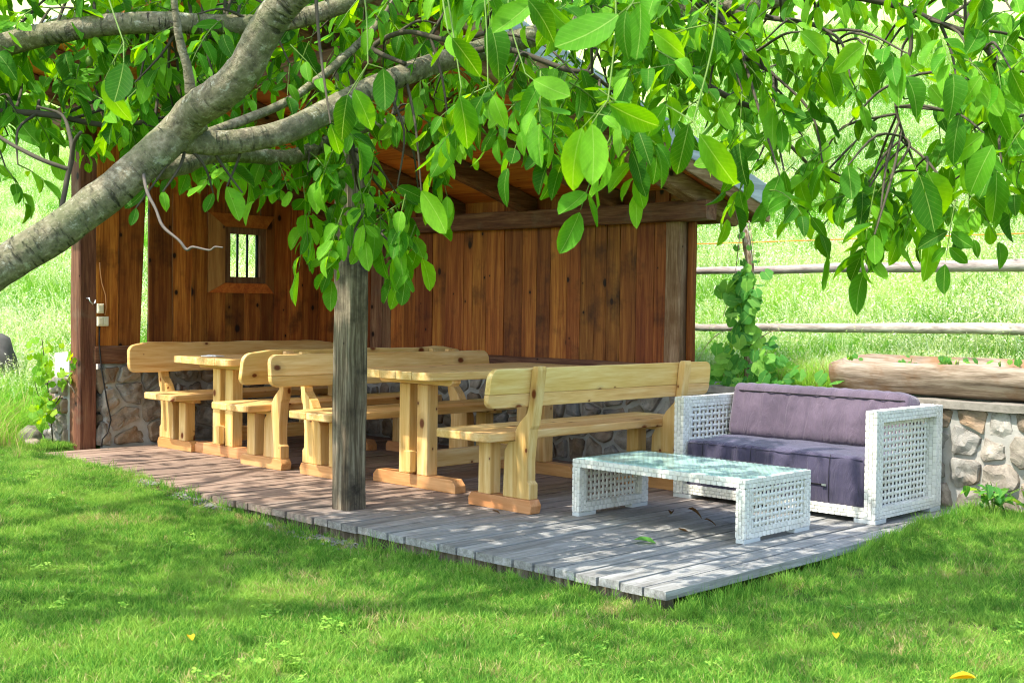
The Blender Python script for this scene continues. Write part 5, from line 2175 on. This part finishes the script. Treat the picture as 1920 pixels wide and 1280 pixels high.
# ------------------------------------------------------------------ grass
def blade_tuft(n, hmin, hmax, w, spread, lean, seed, segs=3, head=False):
    rs = random.Random(seed)
    mb = MB()
    for k in range(n):
        a = rs.uniform(0, 6.283)
        r = spread * math.sqrt(rs.random())
        bx, by = r * math.cos(a), r * math.sin(a)
        h = rs.uniform(hmin, hmax)
        da = rs.uniform(0, 6.283)
        ln = lean * rs.uniform(.2, 1.3) * h
        dx, dy = math.cos(da) * ln, math.sin(da) * ln
        wa = rs.uniform(0, 6.283)
        wx, wy = math.cos(wa) * w * .5, math.sin(wa) * w * .5
        V = []
        for i in range(segs):
            t = i / segs
            ww = (1 - .55 * t)
            cx_, cy_, cz_ = bx + dx * t * t, by + dy * t * t, h * (t - .18 * lean * t * t)
            V += [(cx_ - wx * ww, cy_ - wy * ww, cz_), (cx_ + wx * ww, cy_ + wy * ww, cz_)]
        V.append((bx + dx, by + dy, h * (1 - .18 * lean)))
        F = [(i * 2, i * 2 + 1, i * 2 + 3, i * 2 + 2) for i in range(segs - 1)] + [((segs - 1) * 2, (segs - 1) * 2 + 1, segs * 2)]
        mb.add(V, F)
        if head:
            c = Vector((bx + dx, by + dy, h * (1 - .18 * lean)))
            for q in range(3):
                s = Vector((rs.uniform(-1, 1), rs.uniform(-1, 1), rs.uniform(.2, 1))).normalized() * .012
                c2 = c + Vector((0, 0, -.02 * q))
                o_ = s.orthogonal().normalized() * .004
                mb.add([c2, c2 + s + o_, c2 + s * 2, c2 + s - o_], [(0, 1, 2, 3)])
    return mb


def instancer(name, label, cat, pts, tufts, kind='stuff'):
    """pts: list of (x, y, z, rotz, scale, tuft index); scattered with geometry nodes"""
    me = bpy.data.meshes.new(name)
    me.from_pydata([p[:3] for p in pts], [], [])
    a1 = me.attributes.new('rz', 'FLOAT_VECTOR', 'POINT')
    a1.data.foreach_set('vector', np.array([(p[6] if len(p) > 6 else 0, p[7] if len(p) > 7 else 0, p[3]) for p in pts], dtype=np.float32).ravel())
    a2 = me.attributes.new('sc', 'FLOAT', 'POINT')
    a2.data.foreach_set('value', np.array([p[4] for p in pts], dtype=np.float32))
    a3 = me.attributes.new('ti', 'INT', 'POINT')
    a3.data.foreach_set('value', np.array([p[5] for p in pts], dtype=np.int32))
    o = bpy.data.objects.new(name, me)
    COL.objects.link(o)
    tag(o, label, cat, kind=kind)
    c = bpy.data.collections.new(name + '_tufts')
    for i, (mb, mat) in enumerate(tufts):
        q = bpy.data.objects.new('%s_tuft_%02d' % (name, i), mb.mesh('tuft', mat))
        c.objects.link(q)
    ng = bpy.data.node_groups.new(name, 'GeometryNodeTree')
    ng.interface.new_socket('Geometry', in_out='INPUT', socket_type='NodeSocketGeometry')
    ng.interface.new_socket('Geometry', in_out='OUTPUT', socket_type='NodeSocketGeometry')
    N = ng.nodes
    gi, go = N.new('NodeGroupInput'), N.new('NodeGroupOutput')
    ci = N.new('GeometryNodeCollectionInfo')
    ci.inputs[0].default_value = c
    ci.inputs[1].default_value = True
    ci.inputs[2].default_value = True
    ip = N.new('GeometryNodeInstanceOnPoints')

    def attr(nm, dt):
        q = N.new('GeometryNodeInputNamedAttribute')
        q.data_type = dt
        q.inputs[0].default_value = nm
        return q.outputs[0]
    L = ng.links.new
    L(gi.outputs[0], ip.inputs['Points'])
    L(ci.outputs[0], ip.inputs['Instance'])
    ip.inputs['Pick Instance'].default_value = True
    L(attr('ti', 'INT'), ip.inputs['Instance Index'])
    e2r = N.new('FunctionNodeEulerToRotation')
    L(attr('rz', 'FLOAT_VECTOR'), e2r.inputs[0])
    L(e2r.outputs[0], ip.inputs['Rotation'])
    L(attr('sc', 'FLOAT'), ip.inputs['Scale'])
    L(ip.outputs[0], go.inputs[0])
    md = o.modifiers.new('scatter', 'NODES')
    md.node_group = ng
    return o


rs = random.Random(99)
lt = [(blade_tuft(18, .022, .058, .0038, .032, .7, 700 + i), M['grass']) for i in range(5)] + [(blade_tuft(14, .02, .05, .0034, .032, 1.0, 710 + i), M['grass2']) for i in range(2)] + [(blade_tuft(9, .07, .15, .005, .02, .5, 720 + i), M['grass']) for i in range(2)]
def clover(seed):
    r_ = random.Random(seed)
    mb = MB()
    for k in range(7):
        a = r_.uniform(0, 6.28)
        d = r_.uniform(.01, .045)
        c = Vector((d * math.cos(a), d * math.sin(a), r_.uniform(.02, .045)))
        for q in range(3):
            t = a + q * 2.09
            u = Vector((math.cos(t), math.sin(t), r_.uniform(-.1, .3)))
            w = Vector((-math.sin(t), math.cos(t), 0))
            mb.add([c, c + u * .007 + w * .006, c + u * .015 + w * .004, c + u * .015 - w * .004, c + u * .007 - w * .006], [(0, 1, 2, 3, 4)])
    return mb


lt += [(clover(760 + i), M['grass']) for i in range(2)]
pts = []


def on_deck(x, y, m=.0):
    return DX0 - .05 < x < DX1 + m and -m < y < 3.2


k = 0
while len(pts) < 56000 and k < 400000:
    k += 1
    x, y = rs.uniform(-8, 4.5), rs.uniform(-5.5, 3.0)
    if on_deck(x, y, .0) or x < XL:
        continue
    z = lawn_h(x, y)
    q = proj((x, y, z))
    if not q:
        continue
    inside = -120 < q[0] < 2040 and 780 < q[1] < 1420
    if not inside and rs.random() > .10:
        continue
    # thin, worn strip along the front edge of the deck
    edge = max(0, 1 - abs(y + .06) / .12) if -4.4 < x < -1.6 and y < 0 else 0
    if rs.random() < edge * .75:
        continue
    nz = noise.noise((x * 1.7, y * 1.7, 2)) + .5 * noise.noise((x * 5, y * 5, 4))
    bare = noise.noise((x * 2.6, y * 2.6, 11))
    if bare < -.36 and rs.random() < .7:
        continue
    dry = nz > .38 and rs.random() < .35 or rs.random() < .12 or rs.random() < edge * .5
    i = rs.randrange(5, 7) if dry else rs.randrange(5)
    if noise.noise((x * 2.1, y * 2.1, 21)) > .22 and rs.random() < .03:
        i = rs.randrange(9, 11)
    s = rs.uniform(.55, 1.05) * (1 + .35 * nz)
    pts.append((x, y, z - .004, rs.uniform(0, 6.28), s, i, rs.uniform(-.35, .35), rs.uniform(-.35, .35)))
# longer tufts against the deck's edges and around the left post
for k in range(900):
    t = rs.random()
    if t < .45:
        x, y = rs.uniform(-6, 0.05), -abs(rs.gauss(0, .035)) - .012
        if rs.random() < .55:
            continue
    elif t < .85:
        x, y = abs(rs.gauss(0, .05)) + .015, rs.uniform(0, 2.95)
    else:
        x, y = rs.uniform(0.0, .7), rs.uniform(2.55, 2.92)
    pts.append((x, y, lawn_h(x, y) - .004, rs.uniform(0, 6.28), rs.uniform(.4, .85), rs.randrange(7, 9), rs.uniform(-.3, .3), rs.uniform(-.3, .3)))
instancer('lawn_grass', 'short mown green grass covering the lawn', 'grass', pts, lt)

# tall rough grass at the shed's left corner and along the wall top
tt = [(blade_tuft(16, .18, .42, .007, .06, .9, 800 + i, 4), M['mgrass' if i < 4 else 'grass2']) for i in range(5)]
pts = []
for k in range(420):
    x, y = -6.2 + rs.gauss(-.6, .45), rs.gauss(.05, .38)
    if x > -6.62 and y > .12:
        continue
    if x > -6.08 and y > -.02:
        continue
    if x > -6.0:
        if rs.random() < .7:
            continue
    pts.append((x, y, (lawn_h(x, y) if x >= XL else ground_h(x, y)) - .01, rs.uniform(0, 6.28), rs.uniform(.5, 1.0), rs.randrange(5)))
for k in range(420):
    x, y = rs.uniform(-2.1, 3.), rs.uniform(3.36, 3.75)
    pts.append((x, y, ground_h(x, y) - .01, rs.uniform(0, 6.28), rs.uniform(.4, .8), rs.randrange(5)))
for k in range(60):
    x, y = rs.uniform(-1.6, -1.0), rs.uniform(3.15, 3.34)
    pts.append((x, y, .61, rs.uniform(0, 6.28), rs.uniform(.4, .8), rs.randrange(5)))
instancer('tall_grass', 'tall rough grass by the shed corner and above the wall', 'grass', pts, tt)

# meadow
mt = [(blade_tuft(22, .12, .34, .008, .14, .7, 850 + i, 3), M['mgrass']) for i in range(4)] + [(blade_tuft(16, .22, .42, .005, .16, .6, 860 + i, 3, True), M['mgrass2']) for i in range(3)]
pts = []
k = 0
while len(pts) < 52000 and k < 700000:
    k += 1
    u, v = rs.uniform(-60, 1980), rs.uniform(60, 760)
    # walk along the view ray until it meets the hill
    if 300 < u < 1250 and v < 330:
        continue
    d = (FW + RT * ((u - 960) / FPX) - UP * ((v - 640) / FPX))
    t0, t1 = 8.0, None
    t = 8.0
    while t < 48:
        p = CAM + d * t
        if (p.x < XL or p.y > YB) and p.z < ground_h(p.x, p.y):
            t1 = t
            break
        t += .25 if t < 20 else .8
    if t1 is None:
        continue
    t = t1 - rs.random() * (.25 if t1 < 20 else .8)
    p = CAM + d * t
    x, y = p.x + rs.gauss(0, .15), p.y + rs.gauss(0, .15)
    if not (x < XL - .05 or y > YB + .1) or (-6.42 < x < -1.7 and y < 3.5):
        continue
    nz = noise.noise((x * .8, y * .8, 5)) + .6 * noise.noise((x * 2.4, y * 2.4, 6))
    fl = rs.random() < .22 + .35 * nz
    nearf = y < 4.75 + .24 * (x + .5) and x > -3
    pts.append((x, y, ground_h(x, y) - .01, rs.uniform(0, 6.28), rs.uniform(.6, 1.15) * (.7 if t > 26 else (.6 if nearf else 1)), rs.randrange(4, 7) if fl else rs.randrange(4)))
instancer('meadow_grass', 'long flowering meadow grass on the slope behind', 'grass', pts, mt)
print('tufts', len(pts), 'upper leaves', n_up, 'compound', cnt)
